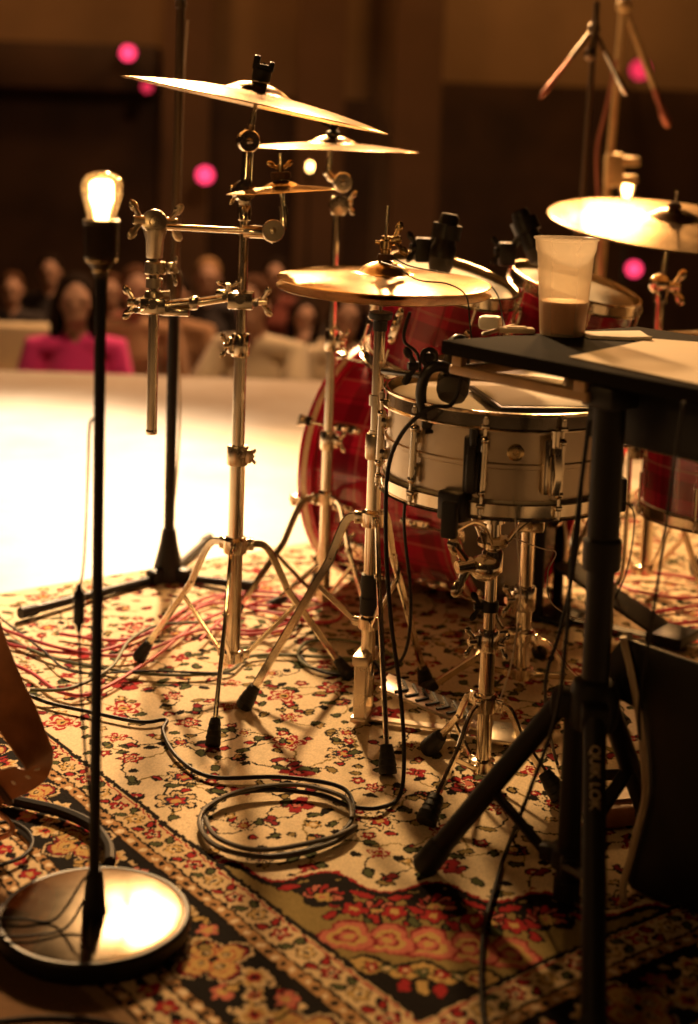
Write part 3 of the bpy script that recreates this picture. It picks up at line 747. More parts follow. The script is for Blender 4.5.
# ------------------------------------------------------------------ hi-hat stand
HX, HY = .055, 2.52
hh = thing('hi_hat_stand', 'chrome hi-hat stand with foot pedal, in front of the red bass drum', 'hi-hat stand', (HX, HY, RZ))
hz = lambda py, px=372: at(px, py, HY).z
hhub = hz(518); hlow = hz(622)
stand_base(hh, HX, HY, [on(246, 712), on(387, 778), (HX+.115, HY+.17)], hhub, hlow, .0125, 'chrome', .34, .76, .015, 1.15)
b = MB(); b.cyl((HX, HY, .055), (HX, HY, hz(430)), .0125, None, 20); b.build('lower_tube', 'chrome', hh)
b = MB(); b.cyl((HX, HY, hz(430)), (HX, HY, hz(318)), .0102, None, 20); b.build('upper_tube', 'chrome', hh)
b = MB(); collar(b, (HX, HY, hz(446)), Z, .0125, .045, (.9, -.4, 0), 1.0); b.build('height_collar', 'steel', hh)
b = MB(); b.lathe([(.010, -.009), (.0145, -.009), (.0145, .009), (.010, .009)], (HX, HY, hz(400)), Z, 18); b.wing((HX+.013, HY-.006, hz(400)), (1, -.5, 0), Z, .8); b.build('memory_lock', 'chrome', hh)
b = MB(); b.lathe([(.012, -.036), (.0175, -.035), (.0185, -.006), (.0165, -.004), (.0165, .004), (.0175, .006), (.0165, .036), (.012, .037)], (HX, HY, hz(594)), Z, 22); b.build('swivel_sleeve', 'rubber', hh)
# pull rod, cup seat and clutch
HC = at(384, 283, HY); hn = V((.015, -.045, 1)).normalized()
rod_top = at(388, 206, HY)
b = MB(); b.cyl((HX, HY, .07), (HX, HY, hz(318)), .0030, None, 10); b.cyl((HX, HY, hz(318)), rod_top, .0032, None, 12); b.build('pull_rod', 'chrome', hh)
b = MB(); b.lathe([(.004, -.030), (.012, -.030), (.0125, -.012), (.020, -.009), (.021, -.003), (.021, .002), (.004, .002)], (HX+.0005, HY, hz(313)), hn, 24); b.build('seat_cup', 'plastic', hh)
b = MB(); cl = (rod_top-V((HX, HY, hz(318)))).normalized(); q = at(386, 243, HY)
b.lathe([(.003, -.020), (.0085, -.020), (.0085, -.012), (.011, -.010), (.011, .004), (.0085, .006), (.0085, .012), (.003, .013)], q, cl, 18)
b.wing(q+V((.010, -.004, .004)), (1, -.25, .25), (.2, 0, 1), 1.25); b.cyl(q-V((.006, 0, 0)), q+V((-.018, .002, .001)), .0035, .003, 10); b.build('clutch', 'brass', hh)
b = MB(); b.lathe([(.003, 0), (.0135, 0), (.0145, .004), (.0135, .010), (.003, .011)], at(385.5, 260, HY), cl, 18); b.build('felt_washer', 'felt', hh)
cymbal('hi_hat_cymbal', 'upper bronze hi-hat cymbal, with a thin cable lying over it', .184, HC+hn*.039, hn, .048, .020, .014, group=None)
b_ = cymbal('hi_hat_cymbal', 'lower bronze hi-hat cymbal, bell facing down towards its seat', .185, HC-hn*.040, -hn, .048, .016, .013)
# pedal: two side bars, hinged footboard with ribs, heel plate
pd = (on(462, 738)-V((HX, HY, 0))); pd.z = 0; pd.normalize(); pw = Z.cross(pd)
P0 = V((HX, HY, RZ))
b = MB()
for e in (-1, 1): b.strip([P0+pw*e*.028+Z*.115-pd*.005, P0+pw*e*.028+Z*.004-pd*.005], .022, .007, pd)
b.box(P0+Z*.118-pd*.005, (.03, .07, .018), (pd, pw, Z), .003); b.box(P0+Z*.012-pd*.005, (.03, .07, .010), (pd, pw, Z), .002); b.build('pedal_frame', 'steel', hh)
b = MB(); a_, c_ = P0+Z*.075+pd*.03, P0+Z*.022+pd*.215; sd = (c_-a_).normalized(); sn = pw.cross(sd)
if sn.z < 0: sn = -sn
b.box((a_+c_)/2, ((c_-a_).length, .075, .006), (sd, pw, sn), .002)
fb = b.build('footboard', 'steel', hh)
b = MB()
for k in range(7):
    m_ = a_.lerp(c_, .2+.1*k)+sn*.0045
    for e in (-1, 1): b.strip([m_+pw*e*.030-sd*.010, m_+sd*.006], .005, .003, sn.cross(sd))
b.build('grip_chevrons', 'rubber', fb)
b = MB(); b.box(P0+Z*.010+pd*.245, (.075, .085, .010), (pd, pw, Z), .003); b.box(P0+Z*.016+pd*.214, (.012, .085, .016), (pd, pw, Z), .003); b.strip([P0+Z*.006+pd*.25, P0+Z*.006], .02, .004, pw); b.build('heel_plate', 'steel', hh)
b = MB(); b.strip(catmull([P0+Z*.118+pd*.004, P0+Z*.10+pd*.02, a_+sd*.006], 5), .010, .004, pw); b.build('pull_strap', 'rubber', hh)

# ------------------------------------------------------------------ drums
def drum(name, label, cat, c, axis, R, H, shell_m, nlug, hoop_m='chrome', top_m='head', bot_m='head', wood_hoop=False, wrap=False, tube_lug=False, ph=0, spurs=None, bead=False, hoop_h=.022):
    """shell centre c, axis towards the batter side"""
    ax = V(axis).normalized(); c = V(c); x, y, d = basis(ax); hs = H/2
    low = min((c+d*s*hs).z - (R+.01)*math.sqrt(max(0, 1-d.z*d.z)) for s in (-1, 1))
    t = thing(name, label, cat, (c.x, c.y, low))
    b = MB(); prof = [(R-.006, -hs), (R, -hs), (R, hs), (R-.006, hs)]
    if bead: prof = [(R-.003, -hs), (R, -hs), (R, -.016*.3), (R+.0035, -.003), (R+.0035, .003), (R, .016*.3), (R, hs), (R-.003, hs)]
    b.lathe(prof, c, ax, 72, True)
    sh = b.build('shell', shell_m, t, uvwrap=(c, ax, R) if wrap else None)
    for s, nm, hm in ((1, 'batter', top_m), (-1, 'resonant', bot_m)):
        o = c+d*s*hs; a_ = d*s
        b = MB()
        b.lathe([(.001, .006), (R*.6, .006), (R-.004, .0055), (R+.003, -.004), (R+.003, -.012), (R, -.012), (R-.006, .003), (.001, .0035)], o, a_, 72)
        b.build(nm+'_head', hm, t)
        b = MB(); r2 = R+.004
        if wood_hoop:
            b.lathe([(r2, -.020), (r2+.009, -.020), (r2+.010, -.018), (r2+.010, .016), (r2+.009, .018), (r2, .018)], o, a_, 80, True)
            hp = b.build(nm+'_hoop', 'red_hoop', t)
            b = MB(); b.lathe([(r2+.0095, -.008), (r2+.0112, -.0075), (r2+.0112, .0055), (r2+.0095, .006)], o, a_, 80, True); b.build('hoop_inlay', 'cream_inlay', hp)
        else:
            h0 = hoop_h
            b.lathe([(r2, -.010), (r2+.0075, -.010), (r2+.008, -.008), (r2+.003, -.006), (r2+.002, h0*.55), (r2+.005, h0*.62), (r2+.006, h0*.78), (r2+.003, h0*.82), (r2-.001, h0*.8), (r2, h0*.5)], o, a_, 80, True)
            b.build(nm+'_hoop', hoop_m, t)
    for k in range(nlug):
        an = ph+2*PI*k/nlug; u = x*math.cos(an)+y*math.sin(an); w = d.cross(u)
        b = MB(); p = c+u*(R+.007)
        if tube_lug:
            b.cyl(p+u*.004-d*hs*.62, p+u*.004+d*hs*.62, .0058, None, 12)
            for s in (-1, 1): b.box(c+u*(R+.006)+d*s*hs*.40, (.014, .014, .018), (u, w, d), .003); b.ball(p+u*.004+d*s*hs*.62, .0075, 10)
        else:
            L = min(.055, hs*.8)
            for s in ((-1, 1) if wood_hoop else (0,)):
                if s == 1: b.build('lug', 'chrome', t); b = MB()
                q = p+d*s*hs*.52
                b.box(q, (.016, .020, L), (u, w, d), .005); b.ball(q+d*L*.5, (.0105, .009, .012), 10, (u, w, d)); b.ball(q-d*L*.5, (.0105, .009, .012), 10, (u, w, d)); b.ball(q+u*.006, (.009, .008, .012), 10, (u, w, d))
        lg = b.build('lug', 'chrome', t)
        for s in (-1, 1):
            b = MB(); r3 = R+(.018 if wood_hoop else .0125); e = c+u*r3+d*s*hs
            b.cyl(c+u*(R+.0115)+d*s*hs*(.55 if not wood_hoop else .6), e+d*s*.012, .0028, None, 8)
            if wood_hoop:
                b.box(e+d*s*.020-u*.002, (.030, .022, .006), (u, w, d), .002); b.box(e+d*s*.008+u*.006, (.006, .02, .03), (u, w, d), .002); b.cyl(e+d*s*.02+u*.002, e+d*s*.034+u*.002, .0045, None, 10)
                b.box(e+d*s*.031+u*.002, (.006, .026, .007), (u, w, d), .002)
            else:
                b.box(e-d*s*.004-u*.002, (.011, .013, .007), (u, w, d), .002); b.cyl(e+d*s*.000, e+d*s*.008, .0048, None, 10); b.box(e+d*s*.011, (.005, .005, .007), (u, w, d), .0008)
            b.build('tension_rod', 'chrome', lg)
    return t, c, x, y, d
DN = V((.81, -.59, 0)).normalized()                    # towards the drummer
# bass drum
BR = .268; Bc = at(524, 480, 3.20); Bc = V((Bc.x, 3.20, BR+.0155+.004)); Bm = Bc-DN*.205
bd, *_ = drum('bass_drum', 'large red bass drum with cream striped hoops and a dark smoked batter head', 'drum', Bm, DN, BR, .385, 'plaid', 10, top_m='smoke_head', bot_m='smoke_head', wood_hoop=True, wrap=True, ph=.2)
SDV = Z.cross(DN)
for e in (-1, 1):
    a_ = Bm-DN*.07+SDV*e*(BR*.80)-Z*BR*.58; f_ = Bm-DN*.20+SDV*e*(BR+.10); f_.z = RZ+.012 if e > 0 else .014
    b = MB(); b.box(a_+SDV*e*.012, (.05, .02, .04), (DN, SDV, Z), .004); b.cyl(a_+SDV*e*.014+Z*.05, f_, .0062, None, 12); l = b.build('spur', 'chrome', bd)
    rubber_foot(f_-(a_-f_).normalized()*.01, a_-f_, l, .9)
# bass drum pedal at the batter head
pb = Bc+DN*.028; pb.z = RZ
bp_ = thing('bass_drum_pedal', 'dark bass drum pedal with a square beater against the batter head', 'drum pedal', (pb.x+DN.x*.06, pb.y+DN.y*.06, RZ))
b = MB()
for e in (-1, 1): b.strip([pb+DN*.045+SDV*e*.045, pb+DN*.045+SDV*e*.045+Z*.235], .024, .010, DN)
b.box(pb+DN*.07+Z*.006, (.09, .12, .010), (DN, SDV, Z), .003); b.build('pedal_post', 'black', bp_)
b = MB(); b.cyl(pb+DN*.045-SDV*.055+Z*.225, pb+DN*.045+SDV*.055+Z*.225, .006, None, 12); b.lathe([(.006, -.008), (.028, -.008), (.030, 0), (.028, .008), (.006, .008)], pb+DN*.045+Z*.225, SDV, 20); b.build('cam_axle', 'chrome', bp_)
b = MB(); b.cyl(pb+DN*.045+Z*.215, pb+DN*.028+Z*.405, .0032, None, 10); bt = b.build('beater_rod', 'chrome', bp_)
b = MB(); b.box(pb+DN*.020+Z*.385, (.034, .05, .055), (DN, SDV, Z), .010); b.build('beater', 'rubber', bt)
b = MB(); a_, c_ = pb+DN*.075+Z*.125, pb+DN*.31+Z*.030; sd = (c_-a_).normalized(); sn = SDV.cross(sd); sn = sn if sn.z > 0 else -sn
b.box((a_+c_)/2, ((c_-a_).length, .085, .008), (sd, SDV, sn), .003); b.box(c_+DN*.03-Z*.010, (.08, .095, .022), (DN, SDV, Z), .004); b.strip([c_-Z*.022, pb+DN*.06+Z*.004], .03, .004, SDV); b.build('footboard', 'black', bp_)
b = MB(); b.strip(catmull([pb+DN*.073+Z*.225, pb+DN*.085+Z*.17, a_+sd*.01], 5), .012, .004, SDV); b.build('drive_chain', 'steel', bp_)
# rack toms: tilted to the drummer, on a post that rises from the bass drum
def rack_tom(label, hc, R, H, tilt, ph, seed):
    n = (Z+DN*tilt).normalized()
    return drum('rack_tom', label, 'drum', V(hc)-n*H/2, n, R, H, 'plaid', 6, wrap=True, ph=ph)
ht1 = at(452, 282, 2.95); ht2 = at(574, 290, 3.14)
T1 = rack_tom('red plaid rack tom directly behind the hi-hats, its head tilted towards the drummer', ht1, .128, .18, .30, .3, 1)
T2 = rack_tom('red plaid rack tom behind the plastic cup, next to the ride cymbal', ht2, .135, .165, .28, .1, 2)
tmn = thing('tom_mount', 'chrome double tom holder rising from the top of the red bass drum', 'tom holder', (Bm.x, Bm.y, Bm.z+BR))
b = MB(); top_ = V((Bm.x+.02, Bm.y-.02, Bm.z+BR+.13)); b.cyl((Bm.x, Bm.y, Bm.z+BR-.004), top_, .0125, None, 16); b.box((Bm.x, Bm.y, Bm.z+BR+.010), (.07, .05, .02), bev=.005); b.box(top_, (.05, .04, .04), bev=.006); b.build('mount_post', 'chrome', tmn)
for T in (T1, T2):
    c_, d_ = T[1], T[4]; e = (c_-top_); e -= d_*e.dot(d_); e.normalize(); b = MB()
    b.tube(catmull([top_, top_.lerp(c_-e*.175, .6)+Z*.03, c_-e*.158], 6), .0075, 12); b.box(c_-e*.158, (.018, .045, .05), (e, d_.cross(e), d_), .004); b.build('holder_arm', 'chrome', tmn)
# floor tom
FTc = at(745, 470, 3.05)
ftm, fc_, fx, fy, fd = drum('floor_tom', 'dark red plaid floor tom under the ride cymbal, half behind the equipment stand', 'drum', (FTc.x-.015, 3.05, .455), (0, 0, 1), .200, .33, 'plaid', 8, wrap=True, ph=.15)
for k in range(3):
    an = .9+2*PI*k/3; u = V((math.cos(an), math.sin(an), 0)); p = fc_+u*.225
    b = MB(); b.tube(catmull([p+Z*.10, p-Z*.30, p+u*.02-Z*.36, (p+u*.03).xy.to_3d()+Z*(RZ+.012)], 5), .0050, 10); b.box(fc_+u*.212-Z*.05, (.026, .03, .05), (u, Z.cross(u), Z), .004); b.wing(fc_+u*.228-Z*.05, u, Z.cross(u), 1.0)
    l = b.build('leg', 'chrome', ftm); rubber_foot((p+u*.03).xy.to_3d()+Z*RZ, Z, l, 1.1)
# snare drum
M['snare_shell'] = mat('brushed_snare_shell', (.66, .55, .42), .34, 1, vary=.14, vscale=9)
SNX, SNY = .246, 2.33
Stop = at(494, 402, SNY).z
SH = .128; SNc = V((SNX, SNY, Stop-SH/2))
sn_, s_c, sx, sy, sd_ = drum('snare_drum', 'brushed metal snare drum with chrome hoops, nearest drum, a pad lying on its head', 'drum', SNc, (.02, -.01, 1), .178, SH, 'snare_shell', 10, tube_lug=True, ph=.42, bead=True)
for k, (px, py, nm) in enumerate(((470, 470, 'strainer'), (560, 480, 'butt_plate'))):
    dr = (at(px, py, SNY-.2)-SNc); dr.z = 0; dr.normalize(); w = Z.cross(dr); p = SNc+dr*.185
    b = MB(); b.box(p+Z*.0, (.014, .030, .085), (dr, w, Z), .004); b.box(p+dr*.010-Z*.012, (.014, .018, .06), (dr, w, Z), .004); b.cyl(p+dr*.008+Z*.03, p+dr*.008+Z*.055, .006, .007, 12)
    b.strip([p+dr*.018+Z*.03, p+dr*.024-Z*.01, p+dr*.016-Z*.04], .012, .004, w); b.build(nm, 'plastic' if k == 0 else 'chrome', sn_)
b = MB(); bd_ = (at(517, 452, SNY-.19)-SNc); bd_.z = 0; bd_.normalize(); b.lathe([(.001, 0), (.013, 0), (.013, .0015), (.010, .003), (.004, .0028), (.003, .001), (.001, .001)], SNc+bd_*.178+Z*.020, bd_, 20); b.build('air_vent_badge', 'brass', sn_)
b = MB(); p = SNc+V((-.078, -.168, -.066)); b.box(p, (.045, .03, .045), (V((.7, -.7, 0)), V((.7, .7, 0)), Z), .005); b.build('clip_block', 'plastic', sn_)
# snare stand
NX, NY = .243, 2.30
ns = thing('snare_stand', 'chrome snare stand with a basket gripping the brushed metal snare', 'drum stand', (NX, NY, RZ))
nz = lambda py: at(488, py, NY).z
stand_base(ns, NX, NY, [on(428, 828), on(431, 757), on(556, 803)], nz(702), max(.03, nz(766)), .0125, 'chrome', .5, .60, .012, 1.25)
b = MB(); b.cyl((NX, NY, max(.03, nz(766))-.012), (NX, NY, nz(648)), .0125, None, 20); b.build('lower_tube', 'chrome', ns)
b = MB(); b.cyl((NX, NY, nz(650)), (NX, NY, nz(545)), .0095, None, 20); b.build('upper_tube', 'chrome', ns)
b = MB(); collar(b, (NX, NY, nz(640)), Z, .0115, .034, (-1, -.4, 0), 1.1); b.wing((NX+.016, NY, nz(645)), (1, -.4, 0), (.2, .2, 1), .9); b.build('height_collar', 'chrome', ns)
b = MB(); b.lathe([(.009, -.008), (.014, -.008), (.014, .008), (.009, .008)], (NX, NY, nz(606)), Z, 18); b.wing((NX-.013, NY-.002, nz(606)), (-1, -.2, 0), Z, 1.0); b.build('memory_lock', 'black', ns)
b = MB(); b.ball((NX-.012, NY-.01, nz(566)), (.026, .022, .022), 16); b.wing((NX-.034, NY-.018, nz(562)), (-1, -.4, -.1), (-.2, 0, 1), 2.0); b.lathe([(.009, -.02), (.017, -.018), (.017, .014), (.013, .02)], (NX, NY, nz(560)), Z, 18); b.build('tilt_joint', 'chrome', ns)
bz = Stop-SH-.030
b = MB(); b.cyl((NX, NY, nz(552)), (NX, NY, nz(512)), .013, .011, 18); b.lathe([(.009, 0), (.024, 0), (.026, .006), (.022, .014), (.009, .015)], (NX, NY, nz(545)), Z, 20); b.lathe([(.008, 0), (.018, 0), (.018, .02), (.008, .02)], (NX, NY, nz(522)), Z, 20); b.build('basket_screw', 'chrome', ns)
for k in range(3):
    an = -2.0+2*PI*k/3; u = V((math.cos(an), math.sin(an), 0)); w = Z.cross(u)
    b = MB(); b.strip(catmull([V((NX, NY, nz(540)))+u*.024, V((NX, NY, nz(520)))+u*.055, V((NX, NY, bz-.004))+u*.12, V((NX, NY, bz-.002))+u*.196], 6), .016, .006, w)
    b.strip([V((NX, NY, nz(515)))+u*.015, V((NX, NY, bz-.008))+u*.11], .010, .004, w); am = b.build('basket_arm', 'chrome', ns)
    b = MB(); b.box(V((NX, NY, bz+.018))+u*.203, (.016, .024, .055), (u, w, Z), .004); b.build('rubber_tip', 'rubber', am)
# second, half hidden drum behind the snare, on a stand of its own
KX, KY = on(521, 700).x, 2.68
k_c = at(527, 372, KY)
sn2, *_ = drum('side_snare_drum', 'second chrome-hooped snare drum just behind the front snare, mostly hidden', 'drum', (k_c.x, KY, k_c.z-.06), (.0, -.02, 1), .165, .115, 'snare_shell', 8, tube_lug=True, ph=.2)
st2 = thing('side_snare_stand', 'chrome stand with a large clamp, between the snare stand and the bass drum', 'drum stand', (KX, KY, RZ))
kz = lambda py: at(522, py, KY).z
stand_base(st2, KX, KY, [(KX-.19, KY-.05), (KX+.16, KY-.15), (KX+.06, KY+.2)], kz(636), .05, .0155, 'chrome', .46, .62, .014, 1.15)
b = MB(); b.cyl((KX, KY, .035), (KX, KY, kz(590)), .0150, None, 20); b.build('lower_tube', 'chrome', st2)
b = MB(); b.cyl((KX, KY, kz(592)), (KX, KY, kz(516)), .0125, None, 20); b.build('upper_tube', 'chrome', st2)
b = MB(); collar(b, (KX, KY, kz(598)), Z, .0150, .045, (-1, -.5, 0), 1.3); b.build('height_collar', 'chrome', st2)
b = MB(); b.wing((KX-.035, KY-.016, kz(630)), (-1, -.45, 0), (-.2, 0, 1), 1.7); b.box((KX-.02, KY-.01, kz(630)), (.03, .022, .022), bev=.004); b.build('leg_wing_bolt', 'chrome', st2)
b = MB(); b.box((KX+.004, KY, kz(516)), (.05, .03, .06), bev=.010); b.cyl((KX, KY, kz(512)), (k_c.x, KY, k_c.z-.135), .010, None, 14); b.build('swivel_block', 'chrome', st2)
for k in range(3):
    an = -1.7+2*PI*k/3; u = V((math.cos(an), math.sin(an), 0)); b = MB(); o = V((k_c.x, KY, k_c.z-.143))
    b.strip(catmull([o, o+u*.10, o+u*.178+Z*.002, o+u*.188+Z*.03], 5), .014, .006, Z.cross(u)); am = b.build('basket_arm', 'chrome', st2)
m, nt, b_ = newmat('frosted_clear_plastic'); out = nt.nodes['Material Output']
b_.inputs['Base Color'].default_value = (.92, .86, .76, 1); b_.inputs['Roughness'].default_value = .18
tr = nt.nodes.new('ShaderNodeBsdfTransparent'); tr.inputs['Color'].default_value = (.97, .94, .88, 1)
tl = nt.nodes.new('ShaderNodeBsdfTranslucent'); tl.inputs['Color'].default_value = (.9, .82, .70, 1)
m1 = nt.nodes.new('ShaderNodeMixShader'); m1.inputs[0].default_value = .55; nt.links.new(b_.outputs[0], m1.inputs[1]); nt.links.new(tl.outputs[0], m1.inputs[2])
lw = nt.nodes.new('ShaderNodeLayerWeight'); lw.inputs['Blend'].default_value = .32
mr = nt.nodes.new('ShaderNodeMapRange'); mr.inputs['To Min'].default_value = .22; mr.inputs['To Max'].default_value = .8; nt.links.new(lw.outputs['Facing'], mr.inputs['Value'])
mx = nt.nodes.new('ShaderNodeMixShader'); nt.links.new(mr.outputs[0], mx.inputs[0]); nt.links.new(tr.outputs[0], mx.inputs[1]); nt.links.new(m1.outputs[0], mx.inputs[2]); nt.links.new(mx.outputs[0], out.inputs['Surface'])
M['clear_plastic'] = m
# ------------------------------------------------------------------ ride cymbal and its stand
RY = 3.36
Rc = at(673, 217, RY); rax = V((.05, -.17, 1)).normalized()
cymbal('ride_cymbal', 'widest dark bronze ride cymbal at the far side of the kit, above the floor tom', .283, Rc+rax*.02, rax, .062, .018, .020, 'ride')
RXs = at(662, 270, RY).x
rs_ = thing('ride_cymbal_stand', 'chrome stand with black rubber feet holding the wide ride cymbal', 'cymbal stand', (RXs, RY, 0))
rf = [on(688, 640), on(648, 590), on(628, 612)]
stand_base(rs_, RXs, RY, [(RXs+.10, RY-.23), (RXs+.16, RY+.16), (RXs-.22, RY-.02)], .36, .06, .0145, 'chrome', .5, .55, .017, 1.3)
rz = lambda py: at(661, py, RY).z
b = MB(); b.cyl((RXs, RY, .046), (RXs, RY, .50), .0142, None, 18); b.build('lower_tube', 'chrome', rs_)
b = MB(); b.cyl((RXs, RY, .50), (RXs, RY, rz(285)), .0115, None, 18); collar(b, (RXs, RY, .50), Z, .0142, .04, (-1, -.4, 0)); b.build('upper_tube', 'chrome', rs_)
b = MB(); b.lathe([(.010, -.03), (.017, -.028), (.018, .012), (.012, .02)], (RXs, RY, rz(290)), Z, 18); b.ball((RXs-.004, RY, rz(284)), (.026, .020, .024), 16); b.wing((RXs+.02, RY-.006, rz(286)), (1, -.3, 0), (0, .2, 1), 1.7); b.build('tilter', 'chrome', rs_)
b = MB(); b.cyl((RXs, RY, rz(282)), Rc, .0075, .0055, 14); b.cyl(Rc, Rc+rax*.060, .004, None, 10); b.build('cymbal_post', 'chrome', rs_)
b = MB(); b.lathe([(.003, .022), (.016, .022), (.017, .026), (.010, .034), (.003, .034)], Rc, rax, 18); b.build('felt_washer', 'felt', rs_)

# ------------------------------------------------------------------ equipment stand (black tripod) with its table top
MX, MY = .345, 1.90
TZ = .745
mz = lambda py, px=600: at(px, py, MY).z
F1 = on(428, 868, .012); F1 = V((F1.x, F1.y, .012+RZ)); rr = (V((F1.x, F1.y, 0))-V((MX, MY, 0)))
mst = thing('equipment_stand', 'black tripod stand with a flat table top, cup and papers on it', 'stand', (MX, MY, RZ))
hz_ = mz(703)
b = MB(); b.cyl((MX, MY, hz_+.01), (MX, MY, mz(560)), .0185, None, 24); b.cyl((MX, MY, mz(560)), (MX, MY, TZ-.03), .0215, None, 24); b.lathe([(.018, -.01), (.025, -.009), (.026, 0), (.026, .03), (.0215, .034)], (MX, MY, mz(562)), Z, 24); b.build('upper_tube', 'black', mst)
lowz = mz(866, 574); b = MB(); c0 = V((MX-.022, MY+.01, 0)); b.cyl(c0+Z*(lowz-.02), c0+Z*(hz_+.01), .0155, None, 20); b.lathe([(.0155, -.022), (.018, -.024), (.018, -.05), (.010, -.054), (.001, -.054)], c0+Z*lowz, Z, 20); b.build('center_tube', 'black', mst)
b = MB(); b.lathe([(.018, -.034), (.030, -.032), (.033, -.022), (.033, .018), (.028, .030), (.020, .034)], (MX, MY, hz_), Z, 26)
dirs = []; FR = on(593, 1052, .02)-V((MX, MY, .02)); BK = V((.135, .225, 0))
for k in range(3):
    d = [rr, FR, BK][k].normalized(); dirs.append(d); b.box(V((MX, MY, hz_-.006))+d*.036, (.040, .036, .036), (d, Z.cross(d), Z), .005)
b.build('hub', 'black', mst)
b = MB(); b.lathe([(.014, -.016), (.024, -.014), (.024, .012), (.016, .016)], c0+Z*(lowz+.01), Z, 20)
for d in dirs: b.box(c0+Z*(lowz+.01)+d*.026, (.026, .022, .022), (d, Z.cross(d), Z), .004)
b.build('brace_hub', 'black', mst)
for k, d in enumerate(dirs):
    R_ = [rr.length, FR.length, BK.length][k]; top = V((MX, MY, hz_-.008))+d*.045; ft_ = V((MX, MY, RZ+.014))+d*R_
    b = MB(); ld = (ft_-top).normalized(); b.cyl(top-ld*.01, ft_, .0150, None, 20); l = b.build('leg', 'black', mst)
    b = MB(); b.lathe([(.001, -.014), (.0165, -.014), (.0185, -.010), (.0180, .030), (.0155, .034), (.0152, .028), (.001, .028)], ft_, -ld, 20); b.build('rubber_foot', 'rubber', l)
    mid = top.lerp(ft_, .52); br0 = c0+Z*(lowz+.01)+d*.034; b = MB(); b.strip([br0, mid], .020, .008, Z.cross(d)); b.cyl(mid-Z.cross(d)*.014, mid+Z.cross(d)*.014, .0045, None, 10); b.build('brace', 'black', mst)
    if k == 1:
        # the maker's lettering runs down the front leg
        tc_ = bpy.data.curves.new('lettering', 'FONT'); tc_.body = 'QUIK LOK'; tc_.size = .0185; tc_.extrude = .0003; tc_.align_x = 'CENTER'; tc_.align_y = 'CENTER'
        to = bpy.data.objects.new('tmp', tc_); col.objects.link(to); dg = bpy.context.evaluated_depsgraph_get(); tme = bpy.data.meshes.new_from_object(to.evaluated_get(dg)); bpy.data.objects.remove(to)
        ex = ld; nrm = (EYE-(top+ft_)/2); nrm = (nrm-ex*nrm.dot(ex)).normalized(); ey = nrm.cross(ex)
        pos = top.lerp(ft_, .21)
        bm = bmesh.new(); bm.from_mesh(tme)
        bmesh.ops.subdivide_edges(bm, edges=bm.edges[:], cuts=1)
        for v in bm.verts:
            a, c_ = v.co.x, v.co.y; th = c_/.0152
            v.co = pos+ex*a+ey*(math.sin(th)*.0153)+nrm*(math.cos(th)*(.0152+.0002+v.co.z))
        wr = MB(); wr.bm.free(); wr.bm = bm; tme.name = 'tmp'; wr.build('lettering', 'letter', l); bpy.data.meshes.remove(tme)
# table top
A = on(441, 340, TZ); ad = (on(698, 389, TZ)-A); ad.z = 0; ad.normalize(); bd2 = V((-ad.y, ad.x, 0))
if bd2.x < 0: bd2 = -bd2
TA = lambda s, t, z=0: A+ad*s+bd2*t+Z*z
TL, TW = .62, .42
b = MB(); b.box(TA(TL/2, TW/2, -.010), (TL, TW, .020), (ad, bd2, Z), .003); tt = b.build('table_top', 'tabletop', mst)
b = MB(); b.box(TA(.15, .010, -.040), (.27, .014, .014), (ad, bd2, Z), .003); b.box(TA(.15, TW-.010, -.040), (.27, .014, .014), (ad, bd2, Z), .003)
for s in (.03, .27): b.box(TA(s, TW/2, -.040), (.014, TW-.03, .014), (ad, bd2, Z), .003)
for s in (.03, .27):
    for t_ in (.010, TW-.010): b.box(TA(s, t_, -.027), (.02, .012, .014), (ad, bd2, Z), .001)
b.build('under_rail', 'tan_wood', mst)
b = MB(); pt = V((MX, MY, TZ-.05)); b.box(pt+V((.0, 0, .012)), (.055, .055, .030), (ad, bd2, Z), .005); b.box(V((MX+.150, MY+.03, TZ-.066)), (.29, .20, .088), (ad, bd2, Z), .008); b.build('mounting_plate', 'black', mst)
b = MB(); q = at(577, 376, 1.95); b.prism([(-.016, -.020), (.012, -.020), (.018, .020), (-.004, .020)], q, RX, (0, 0, 1), -.03); b.cyl(q+V((.002, -.001, -.004)), q+V((.002, -.006, -.004)), .004, None, 12); b.build('side_bracket', 'card', mst)
# ------------------------------------------------------------------ things on the table
CPc = on(562, 335, TZ); CPc = V((CPc.x, CPc.y, TZ))
cupt = thing('plastic_cup', 'clear ribbed plastic cup, one third full of milky drink, standing on the black table top', 'cup', CPc)
Hc, r0_, r1_ = .148, .0335, .0445
rr_ = lambda h: r0_+(r1_-r0_)*h/Hc
pr = [(.001, .002), (r0_-.004, .002), (r0_-.002, 0), (r0_, .001), (r0_+.0006, .006)]
for k in range(1, 24):
    h = .006+k*(Hc-.028)/24; pr.append((rr_(h), h))
pr += [(rr_(Hc-.022)+.0008, Hc-.0215), (rr_(Hc-.02)+.0022, Hc-.019), (rr_(Hc)+.0022, Hc-.004), (rr_(Hc)+.0045, Hc-.003), (rr_(Hc)+.005, Hc-.001), (rr_(Hc)+.004, Hc)]
inn = [(max(r-.0008, .0005), h+.0008) for r, h in pr[::-1]]; inn[0] = (rr_(Hc)+.0015, Hc-.0005)
inn = [(rr_(Hc)+.0012, Hc-.001)]+[(r-.0009, h+.0005) for r, h in pr[::-1][5:-3]]+[(.001, .0032)]
b = MB(); b.lathe(pr+inn, CPc, Z, 56, True); b.build('cup_wall', 'clear_plastic', cupt)
b = MB(); L_ = .052; b.lathe([(.001, .0045), (r0_-.0030, .0045)]+[(rr_(h)-.0016, h) for h in (.008, .02, .035, L_)]+[(rr_(L_)-.006, L_-.0006), (.001, L_-.0006)], CPc, Z, 48); b.build('drink', 'milky_drink', cupt)
